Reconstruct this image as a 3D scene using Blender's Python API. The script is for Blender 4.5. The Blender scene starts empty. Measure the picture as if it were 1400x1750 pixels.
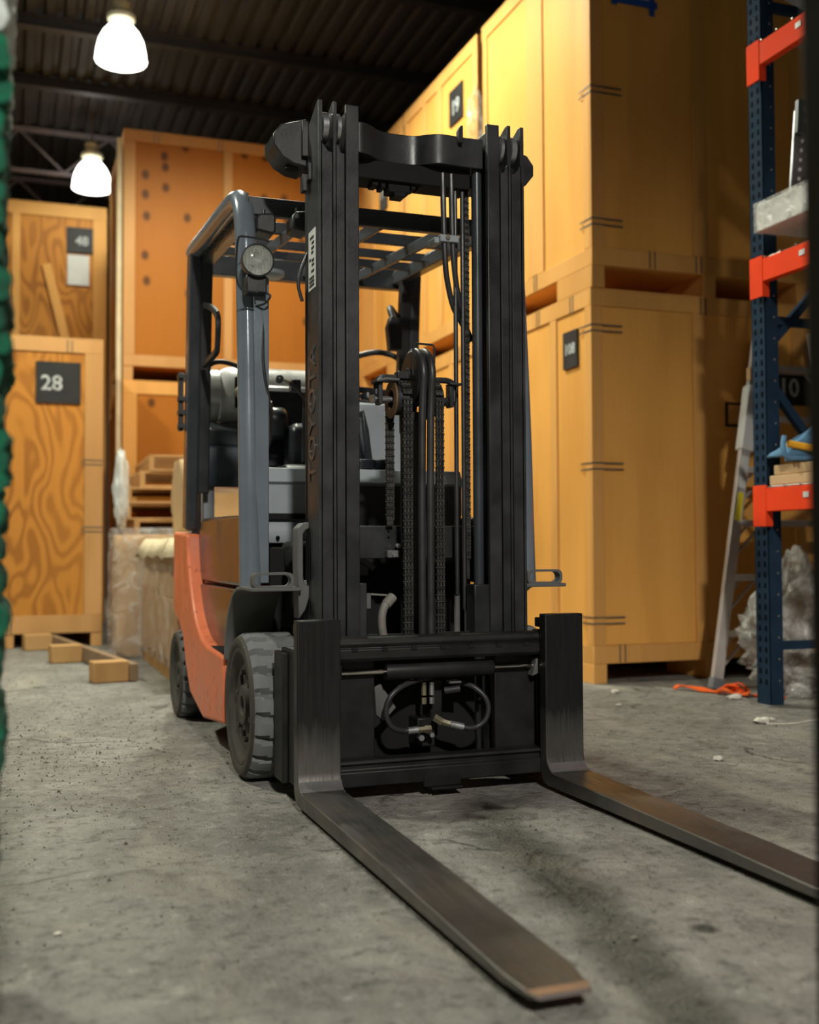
import bpy, bmesh, math, random
from mathutils import Vector, Matrix, noise

random.seed(7)
scene = bpy.context.scene
COL = scene.collection

# ------------------------------------------------------------------ camera
CAM_H = 0.75
FPX = 1877.0
cam_d = bpy.data.cameras.new('camera')
cam = bpy.data.objects.new('camera', cam_d)
COL.objects.link(cam)
cam_d.sensor_fit = 'VERTICAL'
cam_d.sensor_height = 36.0
cam_d.sensor_width = 28.8
cam_d.lens = FPX * 36.0 / 1750.0
# rows: image-right, image-down, view direction written in world axes
RW = Vector((0.9402603865, -0.3404250307, -0.0046047948))
DW = Vector((0.0072494942, 0.0335418780, -0.9994110202))
FW = Vector((0.3403789807, 0.9396732096, 0.0340060085))
rot = Matrix((RW, -DW, -FW)).transposed()
cam.matrix_world = Matrix.Translation((0, 0, CAM_H)) @ rot.to_4x4()
cam_d.clip_start = 0.02
cam_d.clip_end = 100
cam_d.dof.use_dof = True
cam_d.dof.focus_distance = 3.42
cam_d.dof.aperture_fstop = 2.0
scene.camera = cam

# ------------------------------------------------------------------ world, exposure
world = bpy.data.worlds.new('world')
scene.world = world
world.use_nodes = True
world.node_tree.nodes['Background'].inputs[0].default_value = (0.9, 0.95, 1.0, 1)
world.node_tree.nodes['Background'].inputs[1].default_value = 0.02
scene.view_settings.view_transform = 'Standard'
scene.view_settings.look = 'None'
scene.view_settings.gamma = 1.0
scene.view_settings.use_curve_mapping = False
scene.view_settings.exposure = 0.22

# high-bay lamps: x, y, z of the dome rim, watts of the lamp inside, angle its reflector opens to, tint
LAMPS = [
    (0.93, 10.45, 5.33, 280, 142, (.97, 1.0, .82)),
    (0.90, 13.97, 5.22, 500, 142, (.97, 1.0, .82)),
    (1.35, 6.95, 5.33, 820, 148, (.97, 1.0, .82)),
    (-0.12, -4.20, 5.33, 2500, 160, (1.0, .965, .88)),
    (-2.20, 5.50, 5.33, 950, 150, (.97, 1.0, .82)),
]

# ------------------------------------------------------------------ material helpers
def lin(c):
    return tuple((x / 12.92 if x <= 0.04045 else ((x + 0.055) / 1.055) ** 2.4) for x in c)

class NT:
    def __init__(s, name):
        s.m = bpy.data.materials.new(name)
        s.m.use_nodes = True
        s.t = s.m.node_tree
        s.b = s.t.nodes['Principled BSDF']
        s._co = None
    def n(s, typ, **kw):
        nd = s.t.nodes.new(typ)
        for k, v in kw.items():
            setattr(nd, k, v)
        return nd
    def l(s, a, b):
        s.t.links.new(a, b)
    def coord(s, scale=(1, 1, 1), rnd=True):
        tc = s.n('ShaderNodeTexCoord')
        mp = s.n('ShaderNodeMapping')
        mp.inputs['Scale'].default_value = scale
        if rnd:
            oi = s.n('ShaderNodeObjectInfo')
            mu = s.n('ShaderNodeMath', operation='MULTIPLY')
            mu.inputs[1].default_value = 37.0
            s.l(oi.outputs['Random'], mu.inputs[0])
            ad = s.n('ShaderNodeVectorMath', operation='ADD')
            s.l(tc.outputs['Object'], ad.inputs[0])
            s.l(mu.outputs[0], ad.inputs[1])
            s.l(ad.outputs[0], mp.inputs['Vector'])
        else:
            s.l(tc.outputs['Object'], mp.inputs['Vector'])
        return mp.outputs['Vector']
    def noise(s, vec, scale, detail=4, rough=.55, dist=0.0):
        nd = s.n('ShaderNodeTexNoise')
        nd.inputs['Scale'].default_value = scale
        nd.inputs['Detail'].default_value = detail
        nd.inputs['Roughness'].default_value = rough
        nd.inputs['Distortion'].default_value = dist
        s.l(vec, nd.inputs['Vector'])
        return nd.outputs['Fac']
    def ramp(s, fac, stops, interp='LINEAR'):
        nd = s.n('ShaderNodeValToRGB')
        cr = nd.color_ramp
        cr.interpolation = interp
        while len(cr.elements) < len(stops):
            cr.elements.new(0.5)
        for e, (p, c) in zip(cr.elements, stops):
            e.position = p
            e.color = (c[0], c[1], c[2], 1) if not isinstance(c, (int, float)) else (c, c, c, 1)
        s.l(fac, nd.inputs['Fac'])
        return nd.outputs['Color']
    def mix(s, fac, a, b, blend='MIX'):
        nd = s.n('ShaderNodeMix', data_type='RGBA', blend_type=blend)
        if isinstance(fac, (int, float)):
            nd.inputs[0].default_value = fac
        else:
            s.l(fac, nd.inputs[0])
        for sock, v in ((nd.inputs[6], a), (nd.inputs[7], b)):
            if isinstance(v, (tuple, list)):
                sock.default_value = (v[0], v[1], v[2], 1)
            else:
                s.l(v, sock)
        return nd.outputs[2]
    def math(s, op, a, b=0.0, c=0.0):
        nd = s.n('ShaderNodeMath', operation=op)
        for i, v in enumerate((a, b, c)):
            if isinstance(v, (int, float)):
                nd.inputs[i].default_value = v
            else:
                s.l(v, nd.inputs[i])
        return nd.outputs[0]
    def bump(s, h, strength=.2, dist=.01):
        nd = s.n('ShaderNodeBump')
        nd.inputs['Strength'].default_value = strength
        nd.inputs['Distance'].default_value = dist
        s.l(h, nd.inputs['Height'])
        s.l(nd.outputs['Normal'], s.b.inputs['Normal'])
    def set(s, **kw):
        for k, v in kw.items():
            k = k.replace('_', ' ')
            sock = s.b.inputs[k]
            if isinstance(v, (int, float)):
                sock.default_value = v
            elif isinstance(v, (tuple, list)):
                sock.default_value = (v[0], v[1], v[2], 1)
            else:
                s.l(v, sock)
        return s.m

def paint(name, col, rough=.5, metal=0.0, var=.25, scale=9.0, wear=None, wear_amt=.62, bump=.05, spec=.5):
    """painted or plain surface with soft blotches and, if given, scuffed spots of another colour"""
    t = NT(name)
    co = t.coord()
    f = t.noise(co, scale, 5)
    dark = tuple(c * (1 - var) for c in col)
    lite = tuple(min(1, c * (1 + var)) for c in col)
    c = t.ramp(f, [(.3, dark), (.7, lite)])
    r = t.ramp(f, [(.3, max(0.03, rough - .1)), (.75, min(1, rough + .12))])
    if wear:
        f2 = t.noise(co, scale * 3.3, 6, .7, .6)
        msk = t.ramp(f2, [(wear_amt, 0.0), (wear_amt + .06, 1.0)])
        c = t.mix(msk, c, wear)
    f3 = t.noise(co, scale * 14, 3)
    t.bump(f3, bump, .004)
    return t.set(Base_Color=c, Roughness=r, Metallic=metal, Specular_IOR_Level=spec)

def plywood(name, lite, dark, freq=9.0, knots=0.0, rough=.55, contrast=1.0, swirl=(1.5, .33)):
    t = NT(name)
    co = t.coord((swirl[0], swirl[0], swirl[1]))
    base = t.noise(co, 1.35, 1.6, .42, .35)
    w = t.math('SINE', t.math('MULTIPLY', base, freq * 6.283))
    w = t.math('ADD', t.math('MULTIPLY', w, .5), .5)
    grain = t.ramp(w, [(.15, 0.0), (.75, 1.0)])
    co2 = t.coord((26, 26, 1.2))
    fine = t.noise(co2, 2.2, 4, .6)
    big = t.noise(t.coord((1.0, 1.0, .8)), .9, 2)
    c = t.mix(t.math('MULTIPLY', t.math('SUBTRACT', 1.0, grain), .55 * contrast), lite, dark)
    c = t.mix(t.math('MULTIPLY', fine, .35), c, tuple(x * .8 for x in dark))
    c = t.mix(t.ramp(big, [(.35, 0.0), (.7, .45)]), c, tuple(min(1, x * 1.12) for x in lite))
    if knots:
        vo = t.n('ShaderNodeTexVoronoi', voronoi_dimensions='2D')
        vo.inputs['Scale'].default_value = 1.0
        sx = t.n('ShaderNodeSeparateXYZ'); cb = t.n('ShaderNodeCombineXYZ')
        t.l(t.coord((5.6, 5.6, 4.2)), sx.inputs[0])
        t.l(t.math('ADD', sx.outputs[0], sx.outputs[1]), cb.inputs[0]); t.l(sx.outputs[2], cb.inputs[1])
        t.l(cb.outputs[0], vo.inputs['Vector'])
        k = t.ramp(vo.outputs['Distance'], [(.11, 1.0), (.24, 0.0)])
        sep = t.n('ShaderNodeSeparateColor')
        t.l(vo.outputs['Color'], sep.inputs[0])
        sel = t.math('LESS_THAN', sep.outputs[0], knots)
        c = t.mix(t.math('MULTIPLY', t.math('MULTIPLY', k, sel), .85), c, (.06, .022, .006))
    t.bump(fine, .12, .004)
    return t.set(Base_Color=c, Roughness=rough, Specular_IOR_Level=.22)

MAT = {}
MAT['ply_left'] = plywood('plywood_orange', (.58, .238, .040), (.27, .090, .014), 9.0, swirl=(2.7, 1.0), contrast=1.35)
MAT['ply_tall'] = plywood('plywood_deep_orange', (.43, .150, .016), (.28, .084, .008), 2.0, knots=.24, contrast=.5)
MAT['ply_right'] = plywood('plywood_honey', (.86, .425, .100), (.56, .245, .048), 3.2, contrast=.6)
MAT['batten'] = plywood('batten_pine', (.78, .40, .115), (.48, .215, .052), 3.0, contrast=.5)
MAT['batten_tan'] = plywood('batten_tan', (.62, .33, .125), (.36, .17, .050), 3.0, contrast=.5)
MAT['pallet'] = plywood('pallet_wood', (.55, .315, .13), (.28, .14, .05), 4.0, contrast=.7, rough=.7)
MAT['lumber'] = plywood('skid_lumber', (.52, .30, .12), (.30, .15, .05), 6.0, contrast=.6, rough=.7)
MAT['lumber_old'] = plywood('weathered_lumber', (.30, .20, .12), (.17, .11, .06), 6.0, contrast=.6, rough=.8)
MAT['black'] = paint('black_mast_paint', (.024, .025, .027), .4, 0, .35, 7, (.085, .085, .09), .72, .08)
MAT['black_gloss'] = paint('black_gloss_panel', (.022, .026, .034), .2, 0, .2, 4, None, .7, .02)
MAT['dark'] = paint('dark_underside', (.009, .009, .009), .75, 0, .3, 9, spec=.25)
MAT['black_carriage'] = paint('darker_black_carriage', (.013, .013, .013), .5, 0, .35, 9, (.05, .05, .05), .74, .08, spec=.3)  # darker black than the mast paint, for the carriage parts
MAT['charcoal'] = paint('charcoal_guard_paint', (.045, .050, .058), .3, 0, .15, 5, (.10, .10, .10), .74, .03)
MAT['pillar'] = paint('grey_pillar_paint', (.17, .20, .235), .2, 0.1, .12, 5, (.3, .3, .3), .76, .02)
MAT['slate'] = paint('slate_panel', (.070, .088, .115), .36, 0, .12, 5)
MAT['cowl'] = paint('light_grey_cowl', (.31, .345, .375), .5, 0, .1, 5, (.20, .19, .18), .72)
MAT['fender'] = paint('grey_fender', (.11, .11, .108), .55, 0, .2, 8, (.2, .2, .19), .7)
MAT['orange'] = paint('orange_truck_paint', (.70, .175, .075),   .45, 0, .14, 7, (.42, .085, .03), .575, .05)
MAT['rubber'] = paint('tyre_rubber', (.15, .155, .16), .85, 0, .2, 12, (.10, .10, .10), .68, .15)
MAT['rim'] = paint('dusty_wheel_rim', (.045, .039, .031), .75, 0, .3, 14, (.11, .095, .075), .6)
MAT['seat'] = paint('seat_vinyl', (.020, .023, .030), .35, 0, .2, 6)
MAT['chain'] = paint('greased_chain', (.060, .058, .055), .45, .55, .4, 22, (.13, .12, .11), .68, .2)
MAT['hose'] = paint('hose_rubber', (.032, .032, .034), .42, 0, .2, 12)
MAT['hose_grey'] = paint('dusty_grey_hose', (.22, .205, .185), .6, 0, .2, 16)
MAT['steel'] = paint('bright_roller_steel', (.48, .48, .50), .34, .85, .25, 14)
MAT['chrome'] = paint('chrome_rod', (.80, .74, .67), .16, 1.0, .08, 5)
MAT['reflector'] = paint('lamp_reflector', (.85, .85, .82), .3, .55, .05, 30)
MAT['brass'] = paint('hydraulic_fitting', (.42, .38, .26), .35, .8, .25, 20)
MAT['rust'] = paint('rusty_ring', (.23, .14, .075), .6, .4, .3, 20)
MAT['tank'] = paint('silver_gas_tank', (.60, .60, .585), .34, .35, .08, 4, (.30, .30, .29), .75)
MAT['alu'] = paint('ladder_aluminium', (.56, .51, .48), .45, .35, .15, 6, (.22, .2, .18), .7)
MAT['rack'] = paint('navy_rack_paint', (.016, .034, .062), .8, 0, .2, 8, (.06, .07, .085), .78, spec=.08)
MAT['rack_face'] = MAT['rack']
MAT['hole'] = paint('slot_shadow_steel', (.004, .005, .007), .9, 0, .1, 8, spec=.05)
MAT['beam'] = paint('red_orange_beam_paint', (.86, .066, .018), .75, 0, .1, 5, (.45, .06, .03), .78, spec=.08)
MAT['wire'] = paint('wire_deck_steel', (.42, .40, .36), .45, .7, .2, 10)
MAT['white'] = paint('white_label', (.62, .62, .60), .6, 0, .06, 6)
MAT['stencil'] = paint('white_stencil_paint', (.42, .44, .44), .75, 0, .35, 40)
MAT['plate'] = paint('black_stencil_plate', (.014, .014, .015), .6, 0, .3, 8)
MAT['yellow'] = paint('yellow_sticker', (.80, .62, .03), .5, 0, .08, 6)
MAT['blue_tape'] = paint('blue_tape', (.02, .08, .36), .6, 0, .1, 6)
MAT['strap'] = paint('orange_webbing', (.95, .13, .012), .6, 0, .15, 30)
MAT['cloth_blue'] = paint('blue_cloth', (.10, .23, .38), .9, 0, .25, 16, None, .7, .4)
MAT['cloth_yellow'] = paint('yellow_hem', (.85, .42, .02), .85, 0, .15, 16)
MAT['bin'] = paint('blue_grey_plastic_bin', (.085, .13, .19), .4, 0, .1, 4)
MAT['cream'] = paint('cream_paper', (.66, .55, .36), .8, 0, .12, 8)
MAT['carton'] = paint('brown_carton', (.42, .245, .105), .75, 0, .12, 5)
MAT['carton_lite'] = paint('tan_carton', (.55, .37, .20), .75, 0, .12, 5)
MAT['post'] = paint('dark_timber', (.009, .007, .003), .9, 0, .3, 9, spec=.1)
MAT['blanket_green'] = paint('green_quilt', (.004, .10, .050), .9, 0, .7, 30, (.22, .34, .28), .66, .6)
MAT['blanket_white'] = paint('white_quilt', (.66, .72, .68), .85, 0, .3, 22, (.10, .14, .12), .66, .6)
MAT['clip'] = paint('steel_clip', (.20, .18, .16), .5, .7, .2, 20)
MAT['lens'] = paint('lamp_fitting_enamel', (.62, .60, .42), .4, 0, .1, 6)
MAT['roof'] = paint('ceiling_deck_steel', (.026, .025, .024), .7, 0, .25, 2)
MAT['roof_steel'] = paint('ceiling_beam_steel', (.022, .019, .018), .6, 0, .25, 3)
MAT['truss'] = paint('grey_truss_paint', (.17, .15, .16), .6, 0, .2, 3)
MAT['wall'] = paint('dark_block_wall', (.045, .042, .040), .85, 0, .25, 1.2)
MAT['chip'] = paint('pale_chip', (.66, .62, .54), .85, 0, .15, 30)
MAT['grit'] = paint('floor_grit', (.14, .125, .10), .9, 0, .5, 60)

def concrete():
    t = NT('worn_concrete')
    co = t.coord((1, 1, 1), False)
    a = t.noise(co, .55, 5, .6, .4)
    b = t.noise(co, 2.6, 6, .65, .8)
    d = t.noise(co, 21, 5, .7)
    e = t.noise(co, 120, 3, .6)
    c = t.ramp(b, [(.28, (.170, .163, .148)), (.5, (.295, .282, .254)), (.72, (.42, .40, .36))])
    g = t.noise(co, 7.5, 6, .72, 1.2)
    c = t.mix(t.ramp(g, [(.30, .75), (.46, 0.0)]), c, (.105, .100, .086))
    c = t.mix(t.ramp(g, [(.55, 0.0), (.70, .8)]), c, (.46, .44, .385))
    c = t.mix(t.ramp(a, [(.38, 0.0), (.62, .40)]), c, (.26, .25, .222))
    c = t.mix(t.ramp(d, [(.36, .75), (.47, 0.0)]), c, (.115, .110, .096))
    c = t.mix(t.ramp(d, [(.58, 0.0), (.68, .6)]), c, (.50, .48, .43))
    pit = t.ramp(t.noise(co, 58, 4, .65, .4), [(.27, .9), (.36, 0.0)])
    c = t.mix(pit, c, (.075, .070, .060))
    c = t.mix(t.ramp(e, [(.3, .35), (.48, 0.0)]), c, (.13, .125, .11))
    # pale dusty drag marks along the aisle
    st = t.noise(t.coord((2.6, .8, 1), False), 1.5, 4, .6, .5)
    c = t.mix(t.ramp(st, [(.55, 0.0), (.7, .5)]), c, (.50, .46, .375))
    # cracks
    wob = t.n('ShaderNodeTexNoise'); wob.inputs['Scale'].default_value = 3.5; wob.inputs['Detail'].default_value = 4
    t.l(co, wob.inputs['Vector'])
    vm = t.n('ShaderNodeVectorMath', operation='MULTIPLY_ADD')
    vm.inputs[1].default_value = (.35, .35, .35)
    t.l(wob.outputs['Color'], vm.inputs[0]); t.l(co, vm.inputs[2])
    vo = t.n('ShaderNodeTexVoronoi', feature='DISTANCE_TO_EDGE')
    vo.inputs['Scale'].default_value = .62
    t.l(vm.outputs[0], vo.inputs['Vector'])
    ck = t.ramp(vo.outputs['Distance'], [(.0015, 1.0), (.006, 0.0)])
    brk = t.ramp(t.noise(co, 1.7, 2), [(.47, 0.0), (.56, .8)])
    ckm = t.math('MULTIPLY', ck, brk)
    c = t.mix(ckm, c, (.07, .066, .058))
    # an oily spot in front of the forks, a spalled patch left of them
    for (sx, sy, r0, r1, col, k, wv_) in ((1.287, 1.862, .018, .034, (.035, .033, .028), .92, .02),
                                          (.27, 2.56, .085, .115, (.10, .094, .08), .55, .30),
                                          (.27, 2.53, .060, .105, (.42, .395, .34), .5, .30)):
        ln = t.n('ShaderNodeVectorMath', operation='DISTANCE')
        wv = t.n('ShaderNodeVectorMath', operation='MULTIPLY_ADD')
        wv.inputs[1].default_value = (wv_, wv_, 0)
        t.l(wob.outputs['Color'], wv.inputs[0]); t.l(co, wv.inputs[2])
        t.l(wv.outputs[0], ln.inputs[0])
        ln.inputs[1].default_value = (sx + wv_ * .5, sy + wv_ * .5, 0)
        c = t.mix(t.math('MULTIPLY', t.ramp(ln.outputs['Value'], [(r0, k), (r1, 0.0)]), t.ramp(g, [(.35, .4), (.55, 1.0)])), c, col)
    h = t.math('ADD', t.math('MULTIPLY', d, .6), t.math('MULTIPLY', e, .5))
    h = t.math('SUBTRACT', h, t.math('MULTIPLY', ckm, .8))
    h = t.math('ADD', h, t.math('MULTIPLY', b, .8))
    h = t.math('ADD', h, t.math('MULTIPLY', g, 1.3))
    h = t.math('SUBTRACT', h, t.math('MULTIPLY', pit, .5))
    t.bump(h, .95, .02)
    r = t.ramp(b, [(.3, .55), (.7, .8)])
    return t.set(Base_Color=c, Roughness=r, Specular_IOR_Level=.4)
MAT['concrete'] = concrete()

def fork_steel():
    """black paint on the upper shank, worn through to bare steel on the blade and lower shank"""
    t = NT('worn_fork_steel')
    a = t.noise(t.coord((1, 1, 1)), 3.0, 5, .6, .3)
    s = t.noise(t.coord((46, 4, 3)), 2.0, 4, .6)
    c = t.ramp(a, [(.3, (.105, .102, .095)), (.55, (.22, .21, .195)), (.75, (.30, .235, .19))])
    c = t.mix(t.math('MULTIPLY', s, .4), c, (.07, .062, .056))
    tc = t.n('ShaderNodeTexCoord'); sp = t.n('ShaderNodeSeparateXYZ')
    t.l(tc.outputs['Object'], sp.inputs[0])
    hgt = t.math('ADD', sp.outputs['Z'], t.math('MULTIPLY', t.math('SUBTRACT', s, .5), .16))
    pm = t.ramp(hgt, [(.07, 0.0), (.25, 1.0)])
    c = t.mix(pm, c, (.012, .012, .012))
    t.bump(s, .12, .003)
    t.set(Metallic=t.math('SUBTRACT', .8, t.math('MULTIPLY', pm, .7)))
    return t.set(Base_Color=c, Roughness=t.ramp(s, [(.3, .30), (.7, .52)]), Specular_IOR_Level=.3)
MAT['fork'] = fork_steel()

def fork_wear_glint(name, col):
    t = NT(name)
    s = t.noise(t.coord((30, 6, 6)), 2.0, 4, .6)
    return t.set(Base_Color=t.ramp(s, [(.3, tuple(x * .75 for x in col)), (.7, col)]), Metallic=.75, Roughness=.24)
MAT['fork_bright'] = fork_wear_glint('fork_heel_highlight', (.50, .49, .49))  # heel highlight put into a lighter base colour
MAT['fork_tip'] = fork_wear_glint('scraped_fork_tip', (.50, .43, .39))

def film():
    t = NT('clear_stretch_film')
    co = t.coord((1, 1, 1))
    f = t.noise(co, 9, 5, .65, .8)
    t.bump(f, .9, .03)
    t.set(Base_Color=(.86, .84, .80), Roughness=.08, Specular_IOR_Level=.8)
    a = t.ramp(f, [(.35, .08), (.55, .22), (.68, .55)])
    t.set(Alpha=a)
    return t.m
MAT['film'] = film()
def film2():
    t = NT('cloudy_plastic_sheet')
    co = t.coord((1, 1, 1))
    f = t.noise(co, 12, 5, .65, .8)
    t.bump(f, .8, .03)
    t.set(Base_Color=(.72, .70, .66), Roughness=.1, Specular_IOR_Level=1.0)
    t.set(Alpha=t.ramp(f, [(.35, .16), (.50, .34), (.66, .75)]))
    return t.m
MAT['film_cloudy'] = film2()

def glass(name, col, rough=.05):
    t = NT(name)
    return t.set(Base_Color=col, Roughness=rough, Transmission_Weight=1.0, IOR=1.45)
MAT['glass'] = glass('headlamp_glass', (.95, .97, .96), .06)

def glow(name, col, strength):
    t = NT(name)
    t.b.inputs['Emission Color'].default_value = (*col, 1)
    t.b.inputs['Emission Strength'].default_value = strength
    return t.set(Base_Color=(.8, .8, .78), Roughness=.3)
MAT['dome'] = glow('glowing_lamp_dome', (1.0, .97, .88), 6.0)

# ------------------------------------------------------------------ mesh helpers
def V(*a):
    return Vector(a)

class MB:
    def __init__(s):
        s.v = []; s.f = []
    def add(s, vs, fs):
        o = len(s.v)
        s.v += [Vector(x) for x in vs]
        s.f += [tuple(i + o for i in f) for f in fs]
        return s
    def box(s, x0, x1, y0, y1, z0, z1):
        vs = [(x, y, z) for z in (z0, z1) for y in (y0, y1) for x in (x0, x1)]
        return s.add(vs, [(0, 2, 3, 1), (4, 5, 7, 6), (0, 1, 5, 4), (2, 6, 7, 3), (0, 4, 6, 2), (1, 3, 7, 5)])
    def bar(s, p0, p1, w, h, up=(0, 0, 1)):
        """rectangular bar from p0 to p1, w across, h along up"""
        p0 = Vector(p0); p1 = Vector(p1)
        d = (p1 - p0).normalized()
        u = Vector(up)
        if abs(d.dot(u)) > .99:
            u = Vector((0, 1, 0))
        r = d.cross(u).normalized()
        u = r.cross(d).normalized()
        vs = []
        for p in (p0, p1):
            for a, b in ((-1, -1), (1, -1), (1, 1), (-1, 1)):
                vs.append(p + r * (a * w / 2) + u * (b * h / 2))
        return s.add(vs, [(0, 3, 2, 1), (4, 5, 6, 7), (0, 1, 5, 4), (1, 2, 6, 5), (2, 3, 7, 6), (3, 0, 4, 7)])
    def prism(s, poly, axis, a0, a1):
        n = len(poly)
        mk = {'x': lambda p, a: (a, p[0], p[1]), 'y': lambda p, a: (p[0], a, p[1]), 'z': lambda p, a: (p[0], p[1], a)}[axis]
        vs = [mk(p, a0) for p in poly] + [mk(p, a1) for p in poly]
        fs = [tuple(range(n)), tuple(range(2 * n - 1, n - 1, -1))]
        fs += [(i, i + n, (i + 1) % n + n, (i + 1) % n) for i in range(n)]
        return s.add(vs, fs)
    def tube(s, pts, r, n=10, closed=False, caps=True):
        pts = [Vector(p) for p in pts]
        m = len(pts)
        rs = r if isinstance(r, (list, tuple)) else [r] * m
        prev = None
        vs = []
        for i, p in enumerate(pts):
            if closed:
                d = (pts[(i + 1) % m] - pts[i - 1])
            else:
                d = pts[min(i + 1, m - 1)] - pts[max(i - 1, 0)]
            d.normalize()
            if prev is None:
                a = Vector((0, 0, 1)) if abs(d.z) < .9 else Vector((1, 0, 0))
                u = d.cross(a).normalized()
            else:
                u = (prev - d * prev.dot(d)).normalized()
            prev = u
            w = d.cross(u)
            for k in range(n):
                an = 2 * math.pi * k / n
                vs.append(p + (u * math.cos(an) + w * math.sin(an)) * rs[i])
        fs = []
        for i in range(m if closed else m - 1):
            j = (i + 1) % m
            for k in range(n):
                fs.append((i * n + k, i * n + (k + 1) % n, j * n + (k + 1) % n, j * n + k))
        if not closed and caps:
            fs.append(tuple(range(n - 1, -1, -1)))
            fs.append(tuple((m - 1) * n + k for k in range(n)))
        return s.add(vs, fs)
    def cyl(s, p0, p1, r, n=20):
        return s.tube([p0, p1], r, n)
    def lathe(s, prof, org, axis=(0, 0, 1), n=28):
        """prof: list of (radius, distance along axis); closed at the ends when the radius is 0"""
        ax = Vector(axis).normalized()
        a = Vector((0, 0, 1)) if abs(ax.z) < .9 else Vector((1, 0, 0))
        u = ax.cross(a).normalized(); w = ax.cross(u)
        o = Vector(org)
        vs = []
        for r, h in prof:
            for k in range(n):
                an = 2 * math.pi * k / n
                vs.append(o + ax * h + (u * math.cos(an) + w * math.sin(an)) * max(r, 1e-5))
        fs = []
        for i in range(len(prof) - 1):
            for k in range(n):
                fs.append((i * n + k, i * n + (k + 1) % n, (i + 1) * n + (k + 1) % n, (i + 1) * n + k))
        return s.add(vs, fs)
    def grid(s, fn, nu, nv, closed_u=False):
        """surface from fn(i, j)"""
        vs = [fn(i, j) for i in range(nu) for j in range(nv)]
        fs = []
        for i in range(nu if closed_u else nu - 1):
            for j in range(nv - 1):
                a = i * nv + j; b = ((i + 1) % nu) * nv + j
                fs.append((a, a + 1, b + 1, b))
        return s.add(vs, fs)
    def mesh(s, name, mat, origin=(0, 0, 0), smooth=35):
        me = bpy.data.meshes.new(name)
        o = Vector(origin)
        me.from_pydata([v - o for v in s.v], [], s.f)
        bm = bmesh.new(); bm.from_mesh(me)
        bmesh.ops.remove_doubles(bm, verts=bm.verts, dist=2e-5)
        bmesh.ops.recalc_face_normals(bm, faces=bm.faces)
        bm.to_mesh(me); bm.free()
        if smooth:
            me.polygons.foreach_set('use_smooth', [True] * len(me.polygons))
            me.set_sharp_from_angle(angle=math.radians(smooth))
        me.materials.append(mat)
        return me

ORG = {}
def origin_of(o):
    return ORG.get(o.name, Vector((0, 0, 0)))

def build(mb, name, mat, parent=None, bevel=0.0, smooth=35, origin=None, seg=2):
    """one mesh object; vertices are given in world coordinates"""
    if isinstance(mat, str):
        mat = MAT[mat]
    org = origin_of(parent) if parent is not None else Vector(origin or (0, 0, 0))
    o = bpy.data.objects.new(name, mb.mesh(name, mat, org, smooth))
    COL.objects.link(o)
    if parent is not None:
        o.parent = parent
    else:
        o.location = org
    ORG[o.name] = org
    if bevel:
        b = o.modifiers.new('bevel', 'BEVEL')
        b.width = bevel; b.segments = seg; b.limit_method = 'ANGLE'; b.angle_limit = math.radians(40)
        b.harden_normals = False
    return o

def tag(o, label, cat, group=None, kind=None):
    if label: o['label'] = label
    if cat: o['category'] = cat
    if group: o['group'] = group
    if kind: o['kind'] = kind
    return o

def thing(name, label, cat, loc, group=None):
    o = bpy.data.objects.new(name, None)
    o.empty_display_size = .1
    COL.objects.link(o)
    o.location = loc
    ORG[o.name] = Vector(loc)
    return tag(o, label, cat, group)

def struct(mb, name, mat, parent=None, **kw):
    o = build(mb, name, mat, parent, **kw)
    o['kind'] = 'structure'
    return o

def inst(me, name, parent, loc, rot=(0, 0, 0), scale=(1, 1, 1)):
    o = bpy.data.objects.new(name, me)
    COL.objects.link(o)
    o.parent = parent
    o.location = Vector(loc) - origin_of(parent)
    o.rotation_euler = rot
    o.scale = scale
    ORG[o.name] = origin_of(parent)
    return o

def text_mesh(name, body, size, mat, extrude=.001, bold=0.0, align='CENTER'):
    cu = bpy.data.curves.new(name, 'FONT')
    cu.body = body; cu.size = size; cu.extrude = extrude; cu.offset = bold
    cu.align_x = align; cu.align_y = 'CENTER'; cu.resolution_u = 4
    ob = bpy.data.objects.new('tmp_text', cu)
    COL.objects.link(ob)
    bpy.context.view_layer.update()
    me = bpy.data.meshes.new_from_object(ob.evaluated_get(bpy.context.evaluated_depsgraph_get()))
    bpy.data.objects.remove(ob, do_unlink=True)
    bpy.data.curves.remove(cu)
    me.name = name
    me.materials.clear(); me.materials.append(MAT[mat])
    return me

def text_obj(name, body, size, mat, parent, loc, xaxis, yaxis, **kw):
    me = text_mesh(name, body, size, mat, **kw)
    x = Vector(xaxis).normalized(); y = Vector(yaxis).normalized(); z = x.cross(y)
    m = Matrix((x, y, z)).transposed().to_4x4()
    o = bpy.data.objects.new(name, me)
    COL.objects.link(o)
    o.parent = parent
    o.matrix_local = Matrix.Translation(Vector(loc) - origin_of(parent)) @ m
    ORG[o.name] = origin_of(parent)
    return o

def arc(c, r, a0, a1, n, plane='yz', x=0.0):
    out = []
    for i in range(n + 1):
        a = math.radians(a0 + (a1 - a0) * i / n)
        p, q = c[0] + r * math.cos(a), c[1] + r * math.sin(a)
        out.append({'yz': (x, p, q), 'xz': (p, x, q), 'xy': (p, q, x)}[plane])
    return out

def smooth_path(pts, n=6):
    """Catmull-Rom through the points"""
    P = [Vector(p) for p in pts]
    P = [P[0] * 2 - P[1]] + P + [P[-1] * 2 - P[-2]]
    out = []
    for i in range(1, len(P) - 2):
        a, b, c, d = P[i - 1], P[i], P[i + 1], P[i + 2]
        for k in range(n):
            t = k / n
            out.append(.5 * ((2 * b) + (c - a) * t + (2 * a - 5 * b + 4 * c - d) * t * t + (3 * b - a - 3 * c + d) * t ** 3))
    out.append(P[-2])
    return out

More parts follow.
